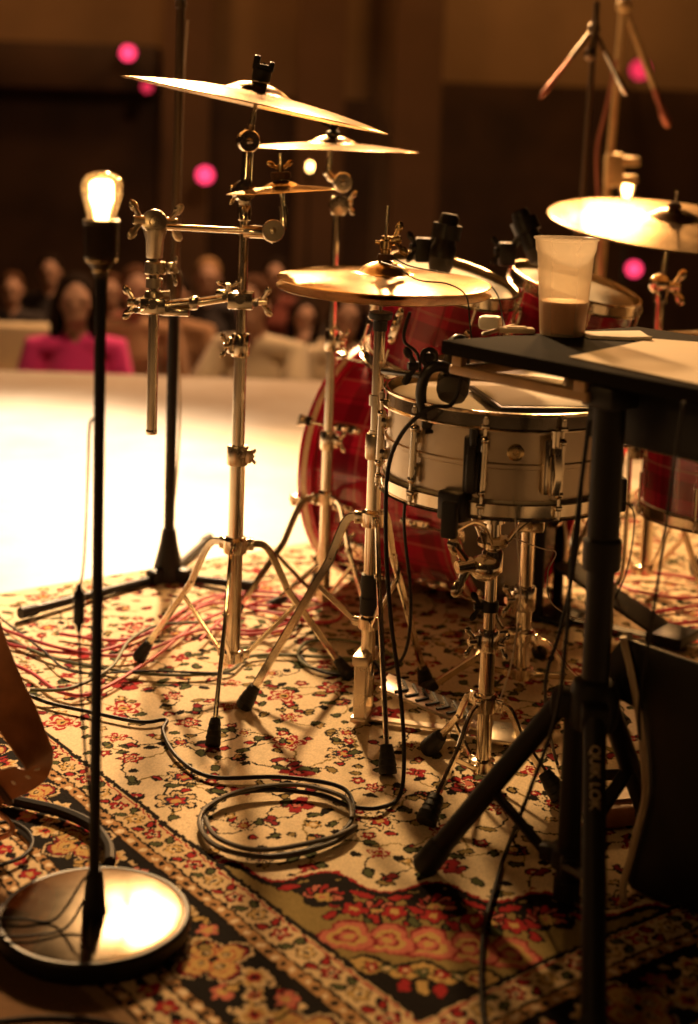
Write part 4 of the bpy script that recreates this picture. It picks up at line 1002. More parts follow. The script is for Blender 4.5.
def sheet(name, label, cat, pts, z, th=.0012, m='paper'):
    b = MB(); P = [V((p.x, p.y, 0)) for p in pts]; n = 10; rows = []
    for i in range(n+1):
        for_ = []
        for j in range(n+1):
            u_, v_ = i/n, j/n; p = P[0].lerp(P[1], u_).lerp(P[3].lerp(P[2], u_), v_)
            for_.append(b.bm.verts.new((p.x, p.y, z+.0018*(math.sin(PI*u_)*math.sin(PI*v_))+(.003*max(0, u_-.7)*max(0, v_-.6)*8))))
        rows.append(for_)
    fs = [b.bm.faces.new((rows[i][j], rows[i+1][j], rows[i+1][j+1], rows[i][j+1])) for i in range(n) for j in range(n)]
    bmesh.ops.recalc_face_normals(b.bm, faces=fs)
    r = bmesh.ops.extrude_face_region(b.bm, geom=fs); bmesh.ops.translate(b.bm, vec=(0, 0, th), verts=[g for g in r['geom'] if isinstance(g, bmesh.types.BMVert)])
    return tag(b.build(name, m, None), label, cat)
sheet('paper_sheet', 'large cream paper sheet lying flat at the near corner of the black table', 'paper', [on(569, 358, TZ), on(715, 389, TZ), on(790, 350, TZ), on(653, 340, TZ)], TZ+.0005, .0016, 'card')
sheet('paper_sheet', 'narrow folded paper strip behind the cup on the black table', 'paper', [on(580, 335, TZ), on(590, 339, TZ), on(652, 342, TZ), on(640, 334, TZ)], TZ+.0005, .005, 'paper')
q = on(490, 330, TZ); ax_ = V((.9, -.3, 0)).normalized()
b = MB(); b.box(V((q.x, q.y, TZ+.0115)), (.034, .028, .0220), (ax_, Z.cross(ax_), Z), .008); o = b.build('plug_adapter', 'white_plastic', None); tag(o, 'small white rounded charger block at the far corner of the black table', 'charger')
q = on(516, 333, TZ); b = MB(); b.box(V((q.x, q.y, TZ+.0045)), (.055, .022, .008), (V((.95, .05, 0)), V((-.05, .95, 0)), Z), .003); b.box(V((q.x, q.y, TZ+.0092)), (.030, .016, .002), (V((.95, .05, 0)), V((-.05, .95, 0)), Z), .0005)
o = b.build('small_case', 'card'); tag(o, 'flat pale case between the white charger block and the cup', 'case')
p0, p1 = on(487, 333, TZ+.004), on(535, 320, TZ+.004); b = MB(); d_ = (p1-p0).normalized(); b.lathe([(.0008, 0), (.0035, .006), (.0035, .125), (.003, .135), (.0008, .137)], p0-d_*.02, d_, 12); o = b.build('pen', 'tan_wood'); tag(o, 'thin tan pencil lying on the table behind the charger block', 'pencil')
# pad on the snare head
sn_top = SNc.z+SH/2+.0068
c1, c2_, c3, c4 = [on(px, py, sn_top+.004) for px, py in ((467, 388), (566, 391), (588, 411), (500, 413))]
b = MB(); cc = (c1+c2_+c3+c4)/4; ex = ((c2_-c1)+(c3-c4)).normalized(); ey = Z.cross(ex); wx = ((c2_-c1).length+(c3-c4).length)/2; wy = abs((c4-c1).dot(ey))*.5+abs((c3-c2_).dot(ey))*.5
b.box(V((cc.x, cc.y, sn_top+.0062)), (wx*.97, wy, .009), (ex, ey, Z), .003); o = b.build('note_pad', 'plastic', None)
tag(o, 'flat black tablet with a pale glowing face resting on the front snare drum', 'tablet') if False else tag(o, 'black folder with a pale sheet on top resting on the front snare head', 'folder')
b = MB(); b.box(V((cc.x, cc.y, sn_top+.0114)), (wx*.90, wy*.90, .0012), (ex, ey, Z), .0004); ORG[o.name] = o.location.copy(); b.build('pale_sheet', 'paper', o)

# ------------------------------------------------------------------ microphones
def drum_mic(label, p, ax, clip_to, k=1.0, cat='microphone'):
    """short black drum microphone: p rear, ax towards its grille"""
    a = V(ax).normalized(); t = thing('drum_microphone', label, cat, clip_to)
    b = MB(); b.lathe([(.001, 0), (.011*k, 0), (.0135*k, .006*k), (.0145*k, .040*k), (.0175*k, .046*k), (.0175*k, .060*k), (.001, .061*k)], p, a, 22); bd = b.build('body', 'plastic', t)
    b = MB(); b.lathe([(.001, .060*k), (.0168*k, .060*k), (.0175*k, .068*k), (.015*k, .078*k), (.008*k, .083*k), (.001, .084*k)], p, a, 22); b.build('grille', 'mesh_metal', t)
    b = MB(); s = V(p)+a*.03*k; cl = V(clip_to); mid = s.lerp(cl, .5)+V((.012, 0, .018)); b.tube(catmull([s, mid, cl], 8), .0055*k, 10); b.ball(mid, .011*k, 12); b.box(cl, (.024*k, .022*k, .034*k), bev=.004); b.wing(cl+V((-.012, -.006, .006)), (-1, -.4, 0), Z, .9*k)
    b.lathe([(.016*k, .014*k), (.020*k, .014*k), (.020*k, .034*k), (.016*k, .034*k)], p, a, 20); b.build('rim_clip', 'plastic', t)
    return t
def rimp(T, R, ang):
    c_, x_, y_, d_ = T[1], T[2], T[3], T[4]; return c_+(x_*math.cos(ang)+y_*math.sin(ang))*R+d_*.115
p1 = at(450, 214, 2.90); e1_ = at(441, 262, 2.90); drum_mic('black drum microphone clipped over the rim of the rack tom behind the hi-hats', p1, e1_-p1, at(424, 250, 2.94), 1.45)
p2 = at(519, 211, 3.10); e2_ = at(536, 250, 3.08); drum_mic('black drum microphone on the rim of the rack tom behind the plastic cup', p2, e2_-p2, at(507, 254, 3.12), 1.45)
# snare mic held by a black clamp on the hoop
SMY = 2.20
sm = thing('snare_microphone', 'black microphone in a clamp on the near rim of the front snare drum', 'microphone', at(428, 415, SMY))
a0, a1 = at(459, 345, SMY+.05), at(452, 394, SMY); d_ = (a1-a0).normalized()
b = MB(); b.lathe([(.001, -.012), (.013, -.012), (.0185, -.004), (.0205, .03), (.0205, .052), (.025, .058), (.025, .070), (.001, .071)], a0, d_, 22); b.build('body', 'plastic', sm)
b = MB(); b.lathe([(.001, .070), (.0245, .070), (.025, .080), (.020, .092), (.001, .095)], a0, d_, 22); b.build('grille', 'mesh_metal', sm)
b = MB(); b.tube(catmull([at(454, 372, SMY), at(440, 366, SMY-.01), at(427, 372, SMY-.01), at(421, 392, SMY), at(424, 414, SMY), at(432, 424, SMY)], 8), .0085, 12)
b.box(at(429, 360, SMY), (.020, .020, .026), bev=.005); b.torus(at(429, 357, SMY-.008), (.2, -1, 0), .011, .004, 24, 8); b.box(at(434, 423, SMY+.004), (.038, .02, .020), bev=.005); b.wing(at(418, 366, SMY-.01), (-1, -.2, 0), (0, 0, 1), 1.2)
b.cyl(at(425, 432, SMY-.005), at(446, 430, SMY-.005), .0035, None, 10); b.cyl(at(440, 424, SMY), at(434, 440, SMY-.003), .004, None, 10); b.build('rim_clamp', 'plastic', sm)
b = MB(); b.tube(catmull([at(384, 371, SMY+.12), at(400, 373, SMY+.06), at(424, 376, SMY)], 6), .0055, 10); b.build('support_rod', 'plastic', sm)
def loose(px, Y=None, z=None): return [(at(x, y, Y) if z is None else on(x, y, z)) for x, y in px]
def cable(name, label, pts, r, m='cable', cat='cable', group=None, n=8):
    b = MB(); b.tube(catmull(pts, n), r, 8); return tag(b.build(name, m), label, cat, group)
zc = RZ+.005
coil = [(388, 450), (384, 480), (385, 540), (390, 590)]
pts = [at(458, 348, SMY+.03), at(462, 372, SMY-.03), at(452, 404, SMY-.05), at(430, 408, SMY-.05), at(403, 432, SMY-.02), at(388, 470, 2.22), at(386, 540, 2.22), at(391, 620, 2.22), at(400, 690, 2.22), at(404, 750, 2.22)]
pts += [on(400, 795, zc), on(378, 808, zc), on(350, 806, zc), on(320, 795, zc), on(270, 790, zc+.004), on(225, 797, zc+.004), on(203, 820, zc), on(212, 843, zc), on(255, 856, zc), on(310, 849, zc), on(348, 826, zc+.003), on(352, 800, zc+.007), on(335, 785, zc+.008), on(280, 777, zc+.002), on(212, 777, zc), on(178, 758, zc), on(163, 732, zc), on(166, 720, zc), on(140, 722, zc), on(90, 712, zc), on(40, 700, zc), on(-10, 676, zc)]
cable('microphone_cable', 'long black microphone cable from the snare microphone, looped on the rug and trailing away', pts, .0034)
pts = [on(352, 818, zc+.007), on(345, 798, zc+.008), on(300, 785, zc+.008), on(245, 790, zc+.009), on(206, 808, zc+.006), on(201, 830, zc+.003), on(225, 850, zc+.002), on(280, 857, zc), on(335, 842, zc), on(355, 818, zc+.004)]
cable('coiled_cable', 'grey cable coil lying on the rug in the middle, with the black cable looped through', pts[:-1]+[on(356, 826, zc+.003), on(330, 838, zc+.009), on(262, 850, zc+.009), on(218, 838, zc+.009), on(205, 818, zc+.011)], .0036, 'grey_cable')
# more cables
def fl(px, z=None): return [on(x, y, zc if z is None else z) for x, y in px]
cable('stand_cable', 'black cable hanging in front of the tripod stand and trailing towards the viewer', [at(590, 420, 1.865), at(583, 470, 1.86), at(572, 560, 1.85), at(566, 640, 1.85), at(556, 715, 1.86), at(530, 790, 1.90), on(506, 852, zc+.01)]+fl([(497, 880), (484, 930), (481, 985), (486, 1040)]), .0030)
cable('hanging_cable', 'thin black cable hanging off the table beside the black bag', [at(684, 402, 1.72), at(676, 450, 1.74), at(664, 540, 1.80), at(652, 620, 1.83), at(640, 700, 1.86), at(640, 740, 1.87)], .0022)
cable('hanging_cable', 'pair cable hanging straight down from the table edge behind the tripod stand', [at(590, 410, 2.00), at(582, 480, 2.0), at(575, 560, 2.0), at(560, 630, 2.0), at(545, 690, 2.02)]+[on(556, 760, zc), on(575, 800, zc)], .0026)
cable('thin_wire', 'thin pale wire curling below the front snare towards the tripod stand', [at(513, 496, 2.15), at(519, 560, 2.13), at(520, 600, 2.1), at(512, 660, 2.08), at(500, 700, 2.08)], .0010, 'white_cable')
cable('thin_wire', 'thin pale wire bent sharply between the bass drum and the snare stand', [at(505, 535, 2.4), at(540, 548, 2.38), at(556, 553, 2.36), at(548, 572, 2.36), at(550, 600, 2.35), at(570, 616, 2.33), at(592, 622, 2.3)], .0011, 'white_cable')
cable('thin_wire', 'thin dark wire looping beside the tripod pole under the table', [at(618, 500, 1.97), at(632, 508, 1.98), at(634, 530, 1.98), at(627, 570, 1.98), at(612, 604, 1.96)], .0013)
cable('trigger_cable', 'thin dark cable lying across the top of the upper hi-hat cymbal', [at(381, 262, 2.45), at(398, 268, 2.36), at(418, 280, 2.335), at(448, 284, 2.335), at(466, 296, 2.30), at(470, 325, 2.28), at(473, 352, 2.27)], .0013)
cable('trigger_cable', 'thin dark cable sagging from the hi-hat rod past the rack tom rim', [at(392, 257, 2.50), at(410, 266, 2.55), at(440, 272, 2.60), at(480, 280, 2.66), at(497, 294, 2.66), at(503, 320, 2.6), at(506, 330, 2.55)], .0013)
cable('kit_cable', 'black cable hanging beside the hi-hat stand in front of the bass drum', [at(410, 312, 2.62), at(404, 340, 2.62), at(420, 365, 2.62)]+[at(412, 460, 2.6), at(404, 520, 2.6), at(411, 600, 2.6), at(404, 655, 2.62)]+fl([(380, 672), (345, 676), (312, 668), (300, 655)]), .0030)
cable('kit_cable', 'olive cable looped on the rug between the crash and hi-hat stands', fl([(402, 664), (380, 648), (340, 640), (308, 642), (298, 655), (312, 668), (350, 672), (380, 662), (260, 655), (225, 672), (150, 674), (60, 660), (10, 640)]), .0034, 'green_cable')
lab = 'red cable in the tangle lying on the rug in front of the microphone stand'; gr = 'red cables tangled on the rug'
rr2 = random.Random(3)
for k, px in enumerate([[(-10, 640), (40, 650), (95, 652), (150, 632), (205, 598), (260, 596), (330, 602)], [(-10, 655), (30, 672), (60, 692), (95, 692), (150, 660), (200, 622), (250, 606), (300, 608)], [(0, 628), (60, 648), (130, 655), (200, 630), (262, 630), (312, 615)], [(200, 640), (232, 612), (270, 600), (300, 606), (290, 628), (240, 634), (215, 622)], [(196, 606), (245, 592), (300, 596), (340, 610), (330, 622), (280, 618)], [(60, 634), (120, 640), (170, 625), (215, 603), (290, 614), (345, 596)]]):
    cable('red_cable', lab, [on(x, y, zc+.0025*(k % 4)) for x, y in px], .0036, 'red_cable', group=gr)
for k, px in enumerate([[(616, 604), (650, 612), (700, 606), (740, 612)], [(612, 582), (640, 592), (690, 598), (745, 588)], [(610, 596), (660, 622), (710, 620)], [(600, 575), (640, 572), (700, 580), (750, 600)]]):
    cable('red_cable', 'red cable in the loose heap on the rug behind the black bag', [on(x, y, zc+.003*k) for x, y in px], .0042, 'red_cable', group='red cables behind the bag')
cable('floor_cable', 'pale green cable crossing the tangle of red cables', fl([(30, 690), (70, 688), (110, 668), (130, 640), (160, 625), (210, 622)], zc+.012), .0034, 'green_cable')
cable('floor_cable', 'dark thin cable running along the rug in front of the crash stand', fl([(-10, 610), (40, 648), (75, 672), (150, 671), (235, 674)], zc+.004), .0022)
cable('floor_cable', 'black cable passing behind the lamp towards the guitar strap', fl([(-10, 795), (25, 803), (62, 812), (92, 826), (108, 846), (110, 862)], RZ+.009), .0085)
cable('floor_cable', 'thin black cable loop by the leather strap', fl([(-12, 826), (10, 822), (28, 832), (32, 845), (20, 858), (-10, 868)]), .0030)
cable('floor_cable', 'black cable at the front edge of the rug below the lamp base', fl([(-5, 1022), (40, 1018), (90, 1020), (140, 1030)], .006), .0032)
cable('pole_cable', 'thin tan cable hanging beside the tall background microphone stand', [at(188, 20, 3.36), at(182, 120, 3.36), at(178, 300, 3.37), at(180, 420, 3.38), at(173, 520, 3.36), at(172, 560, 3.34)], .0026, 'white_cable')

# ------------------------------------------------------------------ leather strap hanging at the edge
SYk = 2.0
sp_px = [(-34, 590, 60, .5, .6), (-14, 650, 58, .8, .5), (2, 690, 45, .85, .5), (16, 716, 34, .85, .5), (30, 741, 21, .9, .4), (39, 760, 15, 1, 0), (33, 773, 24, .5, -.8), (16, 781, 34, .3, -.95), (-8, 790, 36, .3, -.95), (-46, 806, 36, .3, -.95)]
ctr, wv, ww = [], [], []
for k_, (px, py, wp, ux, uy) in enumerate(sp_px):
    a_ = wp*SYk/FPX; ctr.append(at(px, py, SYk)); n_ = math.hypot(ux, uy)
    wv.append((RX*(ux/n_)+UX*(uy/n_))*a_+fw*math.sqrt(max(.0, .070**2-min(a_, .069)**2))*.62)
ctr += [V((-.66, 1.98, .16)), V((-.70, 1.98, .05)), V((-.76, 2.0, RZ+.004)), V((-.84, 2.0, RZ+.004))]; wv += [V((.1, .6, -.7)), V((.1, 1, -.2)), V((0, 1, 0)), V((0, 1, 0))]
cp = catmull(ctr, 8); wq = catmull(wv, 8)
st = thing('guitar_strap', 'brown leather guitar strap curling down at the edge, slots punched along it', 'strap', cp[-1])
b = MB(); b.strip(cp, .062, .0035, [v for v in wq]); b.build('strap_band', 'leather', st)
b = MB()
for i in (45, 51, 57):
    tg = (cp[i+1]-cp[i-1]).normalized(); w = (wq[i]-tg*wq[i].dot(tg)).normalized(); n_ = tg.cross(w)
    b.ball(cp[i], (.0035, .0080, .0024), 12, (tg, w, n_))
b.build('punched_slot', 'paper', st)
i = 62; tg = (cp[i+1]-cp[i-1]).normalized(); w = (wq[i]-tg*wq[i].dot(tg)).normalized(); n_ = tg.cross(w)
b = MB(); b.strip([cp[i]-w*.036, cp[i]+w*.036], .010, .011, tg); b.build('strap_keeper', 'leather_edge', st)
tb = catmull([at(-8, 800, SYk), at(-2, 812, SYk-.01), at(9, 822, SYk-.01), at(8, 834, SYk), at(-14, 842, SYk)], 6)
b = MB(); b.strip(tb, .018, .003, (.05, -.6, .6)); b.build('strap_tail', 'leather', st)

# ------------------------------------------------------------------ black bag at the right
BGY = 1.93
levels = [(905, 626, 0), (880, 626, 0), (850, 634, 0), (825, 640, .0), (790, 648, 0), (750, 646, 0), (709, 641, 0), (670, 634, 0), (640, 627, 0), (634, 626, 0)]
bg_ = thing('equipment_bag', 'tall black vinyl equipment bag with a pale piped edge beside the tripod stand', 'bag', on(690, 915, RZ))
b = MB(); rings = []; edge = []
ex = V((.90, -.43, 0)).normalized(); ey = V((.43, .90, 0)).normalized()
for i, (py, px, _) in enumerate(levels):
    e = at(px, py, BGY); z = max(e.z, RZ+.0) if i else RZ+.0005
    e = V((e.x, e.y, z)); q = math.sin(PI*i/9)*.012
    W_, D_ = .36, .13; sl = .0 if i < 8 else -.012; bk = max(0, i-6)/3*.55
    sec = [(0, 0), (.012, -.010), (W_*.3, -.012-q), (W_*.7, -.012-q), (W_-.02, -.006), (W_, .02), (W_, D_*.7), (W_-.03, D_), (W_*.5, D_+q), (.04, D_), (.004, D_-.04), (-.004, D_*.5), (-.003, .015)]
    rings.append(b.ring([e+ex*a+ey*c+Z*((sl*(a/W_)*8*.5 if i >= 7 else 0)-bk*max(0, c)) for a, c in sec])); edge.append(e+ex*.002-ey*.004)
b.skinr(rings); o = b.build('bag_body', 'bag', bg_, smooth=50)
m_ = o.modifiers.new('soft', 'SUBSURF'); m_.levels = 1; m_.render_levels = 2
b = MB(); b.tube(catmull([e_-ex*.002-ey*.010 for e_ in edge], 5), .0050, 8); b.build('piping', 'bag_piping', bg_)
fp = [at(626, 634, BGY-.004), at(603, 664, BGY+.03), at(606, 690, BGY+.03), at(640, 712, BGY-.002), at(633, 672, BGY-.006)]
b = MB(); up_ = b.ring(fp); lo2 = b.ring([p+V((.012, .020, -.004)) for p in fp]); b.skinr([up_, lo2]); b.build('open_flap', 'bag', bg_)

q = on(618, 818, RZ)
po = thing('leather_pouch', 'small brown leather pouch on the rug behind the front leg of the tripod stand', 'pouch', q); pa, pb_ = V((.9, .25, 0)).normalized(), V((-.25, .9, 0)).normalized()
b = MB(); b.box(q+Z*.016, (.105, .075, .030), (pa, pb_, Z), .011); b.build('pouch_body', 'leather', po, smooth=60)
b = MB(); b.strip([q+pa*0+pb_*.030+Z*.034, q-pb_*.012+Z*.0345], .098, .003, pa); b.build('flap', 'leather', po)
b = MB(); b.strip(catmull([q-pa*.055+pb_*.03+Z*.020, q-pa*.05+pb_*.05+Z*.040, q+pa*.0+pb_*.06+Z*.042, q+pa*.05+pb_*.05+Z*.040, q+pa*.055+pb_*.03+Z*.020], 6), .018, .003, Z); b.build('carry_strap', 'rubber', po)
# ------------------------------------------------------------------ background microphone stand with boom base
GY = 3.33
GX = (at(166, 570, GY).x+at(183, 10, GY).x)/2
g = thing('microphone_stand', 'tall black microphone stand behind the crash, three flat legs on the floor', 'microphone stand', (GX, GY, RZ))
b = MB(); b.cyl((GX, GY, .05), (GX, GY, at(174, 290, GY).z), .0125, None, 18); b.build('lower_tube', 'black', g)
b = MB(); b.cyl((GX, GY, at(174, 290, GY).z), (GX, GY, at(184, -60, GY).z), .0095, None, 18); b.lathe([(.0095, -.03), (.016, -.028), (.017, .02), (.012, .032), (.0095, .032)], (GX, GY, at(174, 286, GY).z), Z, 20); b.lathe([(.0095, -.008), (.0125, -.007), (.0125, .007), (.0095, .008)], (GX, GY, at(183, 5, GY).z), Z, 16); b.build('upper_tube', 'upper_pole', g)
hzg = at(166, 575, GY).z
b = MB(); b.lathe([(.012, .11), (.016, .11), (.02, .08), (.034, .02), (.036, -.01), (.034, -.03), (.012, -.03)], (GX, GY, hzg), Z, 22)
tips = [on(25, 612, RZ+.014), on(252, 586, RZ+.014), V((GX+.06, GY+.33, .014))]
for tp_ in tips:
    d = tp_-V((GX, GY, tp_.z)); d.normalize(); b.box(V((GX, GY, hzg))+d*.032, (.05, .034, .045), (d, Z.cross(d), Z), .006)
b.build('leg_hub', 'black', g)
for tp_ in tips:
    d = V((tp_.x-GX, tp_.y-GY, 0)).normalized(); s_ = V((GX, GY, hzg))+d*.04; b = MB(); b.cyl(s_, tp_, .0095, None, 14); l = b.build('leg', 'black', g)
    dd = (tp_-s_).normalized(); b = MB(); b.cyl(tp_-dd*.03, tp_+dd*.012, .0125, .0125, 14); b.build('rubber_foot', 'rubber', l)
# two microphone stands behind the toms
def boom_stand(label, bx, by, top, pole_m, booms, rp):
    t = thing('microphone_stand', label, 'microphone stand', (bx, by, 0)); tx, tz = top
    P = lambda q: V((bx, by, 0)).lerp(V((tx, by, tz)), q)
    b = MB(); b.cyl(P(.02), P(.55), rp*1.25, None, 16); b.build('lower_tube', pole_m, t)
    b = MB(); b.cyl(P(.55), P(1), rp, None, 16); b.lathe([(rp, -.04), (rp*1.9, -.035), (rp*2, .02), (rp, .05)], P(.55), Z, 18); b.build('upper_tube', pole_m, t)
    b = MB(); b.lathe([(rp*1.2, .10), (.02, .09), (.034, .04), (.036, 0), (.012, -.01)], (bx, by, .06), Z, 20); b.build('leg_hub', 'black', t)
    for k in range(3):
        u = V((math.cos(.5+2.094*k), math.sin(.5+2.094*k), 0)); b = MB(); b.cyl(V((bx, by, .07))+u*.02, V((bx, by, .012))+u*.34, .0095, None, 12); b.build('leg', 'black', t)
    for (c_, e_, tip_m, th) in booms:
        b = MB(); b.cyl(c_, e_, rp*.8, None, 12); b.ball(c_, rp*2.0, 12); b.build('boom_arm', pole_m, t)
        if tip_m:
            d = (V(e_)-V(c_)).normalized(); b = MB(); b.lathe([(.001, 0), (.010*th, .002), (.012*th, .02), (.012*th, .07), (.017*th, .085), (.017*th, .12), (.008*th, .135), (.001, .136)], e_, d, 16); b.build('microphone', tip_m, t)
    return t
Y1 = 4.0; q1, q2 = at(580, 196, Y1), at(597, 2, Y1)
boom_stand('thin dark microphone stand behind the rack toms, short boom hanging to one side', q1.x-.012, Y1, (q2.x, q2.z), 'upper_pole', [(at(594, 28, Y1), at(571, 58, Y1), 'rose_gold', .45), (at(594, 30, Y1), at(604, 50, Y1), 'chrome', .5), (at(590, 55, Y1-.02), at(597, 20, Y1-.02), None, 1)], .0085)
Y2 = 4.8; q1, q2 = at(610, 190, Y2), at(624, 3, Y2)
bs2 = boom_stand('thick bright microphone stand behind the ride cymbal, clamp halfway up its pole', q1.x-.04, Y2, (q2.x, q2.z), 'gold_pole', [(at(624, 6, Y2), at(654, 88, Y2), 'rose_gold', .9)], .013)
b = MB(); cpt = at(614, 170, Y2); b.box(cpt-V((0, .0, .0)), (.06, .05, .11), bev=.012); b.box(cpt+V((.05, -.01, .03)), (.06, .03, .03), bev=.008); b.box(cpt+V((.05, -.01, -.03)), (.05, .03, .03), bev=.008); b.build('pole_clamp', 'gold_pole', bs2)
cable('pole_cable', 'dark red cable sagging beside the thick microphone stand', [at(616, 60, Y2-.06), at(606, 110, Y2-.05), at(597, 150, Y2-.05), at(598, 200, Y2-.05), at(602, 300, Y2-.05)], .006, 'rose_gold')
# second bulb lamp glowing behind the ride cymbal
L2 = at(627, 190, 5.5)
l2l = bulb_lamp((L2.x, L2.y), L2.z+.03, 'distant bulb lamp glowing just over the ride cymbal edge', simple=True)
L3 = at(310, 166, 9.9)
l3l = bulb_lamp((L3.x, L3.y), L3.z+.03, 'distant bulb lamp standing behind the audience, glowing between the splash and flat crash', simple=True, zb=HALL)
# ------------------------------------------------------------------ people in the hall beyond the stage edge
def person(label, head, top_m, hair_m, face=0.0, arms='lap', lean=.0, hair='short', long_sleeve=True):
    """seated figure, head centre at the given point, feet on the hall floor; local frame: -y is forward"""
    hx, hy, hz_ = head
    t = thing('person', label, 'person', (hx, hy, HALL)); H = V((0, 0, hz_-HALL)); k = H.z/1.16
    q = Quaternion((0, 0, 1), face); L = lambda x, y, z: V((hx, hy, HALL))+q @ (V((x, y, z))*k)
    hd = L(0, 0, 1.16); nb = L(0, .030+lean*.12, 1.03); ch = L(0, .06+lean*.3, .83); wa = L(0, .10+lean*.5, .60); pv = L(0, .12+lean*.55, .50)
    A_ = [q @ V((1, 0, 0)), q @ V((0, 1, 0)), V((0, 0, 1))]
    sh = [L(e*.185, .065+lean*.3, .93) for e in (-1, 1)]
    if arms == 'lap': el = [L(e*.245, -.02, .66) for e in (-1, 1)]; ha = [L(e*.10, -.27, .60) for e in (-1, 1)]
    elif arms == 'chin': el = [L(-.20, -.22, .72), L(.22, -.20, .70)]; ha = [L(-.055, -.115, 1.00), L(.02, -.27, .74)]
    else: el = [L(e*.26, -.10, .68) for e in (-1, 1)]; ha = [L(e*.06, -.30, .78) for e in (-1, 1)]
    hp = [L(e*.09, .10+lean*.5, .49) for e in (-1, 1)]; kn = [L(e*.13, -.36, .50) for e in (-1, 1)]; an = [L(e*.13, -.34, .08) for e in (-1, 1)]
    b = MB(); K = k
    b.ball(hd+Z*.012*K, (.074*K, .092*K, .105*K), 20, A_); b.ball(hd+q @ V((0, -.025, -.055))*K, (.056*K, .062*K, .062*K), 16, A_)
    b.ball(hd+q @ V((0, -.092, -.012))*K, (.013*K, .020*K, .024*K), 10, A_); b.ball(hd+q @ V((0, -.080, -.055))*K, (.026*K, .012*K, .010*K), 10, A_)
    b.ball(hd+q @ V((0, -.078, .030))*K, (.055*K, .016*K, .012*K), 12, A_)
    for e in (-1, 1): b.ball(hd+q @ V((e*.077, .004, -.008))*K, (.010*K, .020*K, .031*K), 10, A_)
    b.tube([hd-Z*.05*K, nb, nb-Z*.06*K], [.050*K, .052*K, .062*K], 14)
    b.tube([ch+Z*.09*K, ch, wa, pv], [.10*K, .128*K, .118*K, .125*K], 16)
    for i in (0, 1):
        b.tube([nb-Z*.05*K, sh[i], sh[i].lerp(el[i], .5), el[i], el[i].lerp(ha[i], .4), ha[i]], [.05*K, .054*K, .046*K, .039*K, .038*K, .027*K], 12)
        f = (ha[i]-el[i]).normalized(); sd = f.cross(Z); sd = sd.normalized() if sd.length > .1 else A_[0]; up = sd.cross(f)
        b.ball(ha[i]+f*.045*K, (.040*K, .050*K, .017*K), 12, (sd, f, up))
        for m_ in range(4):
            s0 = ha[i]+f*.082*K+sd*(m_-1.5)*.0195*K; ln = (.062, .072, .068, .052)[m_]*K
            b.tube([s0-f*.02*K, s0+f*ln*.45-up*.004*K, s0+f*ln*.8-up*.022*K, s0+f*ln*.86-up*.038*K], [.0098*K, .0095*K, .0088*K, .0075*K], 8)
        th = sd*(1 if i == 0 else -1); b.tube([ha[i]+f*.02*K+th*.03*K, ha[i]+f*.055*K+th*.052*K-up*.01*K, ha[i]+f*.085*K+th*.046*K-up*.02*K], [.013*K, .011*K, .009*K], 8)
        b.tube([hp[i], kn[i], an[i]], [.082*K, .058*K, .040*K], 14); b.ball(an[i]+q @ V((0, -.05, -.04))*K, (.040*K, .10*K, .036*K), 12, A_)
    o = b.build('body', 'skin', t); r = o.modifiers.new('one_skin', 'REMESH'); r.mode = 'VOXEL'; r.voxel_size = .0085; r.use_smooth_shade = True
    sm_ = o.modifiers.new('smooth', 'SMOOTH'); sm_.iterations = 2
    b = MB()
    b.tube([nb-Z*.035*K, ch+Z*.09*K, ch, wa, pv-Z*.02*K], [.066*K, .122*K, .152*K, .142*K, .150*K], 18)
    for i in (0, 1):
        e2 = el[i].lerp(ha[i], .86 if long_sleeve else .02)
        b.tube([nb-Z*.07*K, sh[i], sh[i].lerp(el[i], .5), el[i], e2], [.07*K, .073*K, .064*K, .056*K, .044*K], 14)
    o = b.build('sweater', top_m, t); r = o.modifiers.new('one_cloth', 'REMESH'); r.mode = 'VOXEL'; r.voxel_size = .012; r.use_smooth_shade = True
    sm_ = o.modifiers.new('smooth', 'SMOOTH'); sm_.iterations = 4
    b = MB()
    for i in (0, 1): b.tube([pv, hp[i], kn[i], kn[i].lerp(an[i], .5), an[i]], [.12*K, .096*K, .074*K, .064*K, .056*K], 14)
    o = b.build('trousers', 'denim', t); r = o.modifiers.new('one_cloth', 'REMESH'); r.mode = 'VOXEL'; r.voxel_size = .014; r.use_smooth_shade = True
    for i in (0, 1):
        b = MB(); b.ball(an[i]+q @ V((0, -.055, -.038))*K, (.046*K, .112*K, .042*K), 14, A_); b.build('shoe', 'plastic', t)
        b = MB(); b.ball(hd+q @ V(((-1, 1)[i]*.031, -.083, .006))*K, (.013*K, .007*K, .006*K), 8, A_); b.build('eye', 'hair_dark', t)
    b = MB(); b.ball(hd+q @ V((0, .022, .045))*K, (.087*K, .094*K, .094*K), 18, A_); b.ball(hd+q @ V((0, .055, -.01))*K, (.078*K, .062*K, .085*K), 16, A_)
    if hair == 'long':
        for e in (-1, 1): b.tube([hd+q @ V((e*.062, .0, .07))*K, hd+q @ V((e*.088, .015, -.02))*K, hd+q @ V((e*.090, .02, -.14))*K, hd+q @ V((e*.075, .01, -.22))*K], [.03*K, .034*K, .032*K, .016*K], 10)
        b.ball(hd+q @ V((0, .07, -.09))*K, (.085*K, .045*K, .13*K), 14, A_)
    o = b.build('hair', hair_m, t); r = o.modifiers.new('one_cap', 'REMESH'); r.mode = 'VOXEL'; r.voxel_size = .012; r.use_smooth_shade = True
    return t
M['c_pink'] = cloth('pink_knit', (.85, .055, .30)); M['c_cream'] = cloth('cream_knit', (.74, .62, .42)); M['c_tan'] = cloth('tan_cotton', (.40, .22, .11)); M['c_dark'] = cloth('dark_cotton', (.03, .02, .018)); M['c_rust'] = cloth('rust_cotton', (.22, .05, .03)); M['c_oat'] = cloth('oatmeal_knit', (.60, .46, .28))
def hp(px, py, Y): return at(px, py, Y)
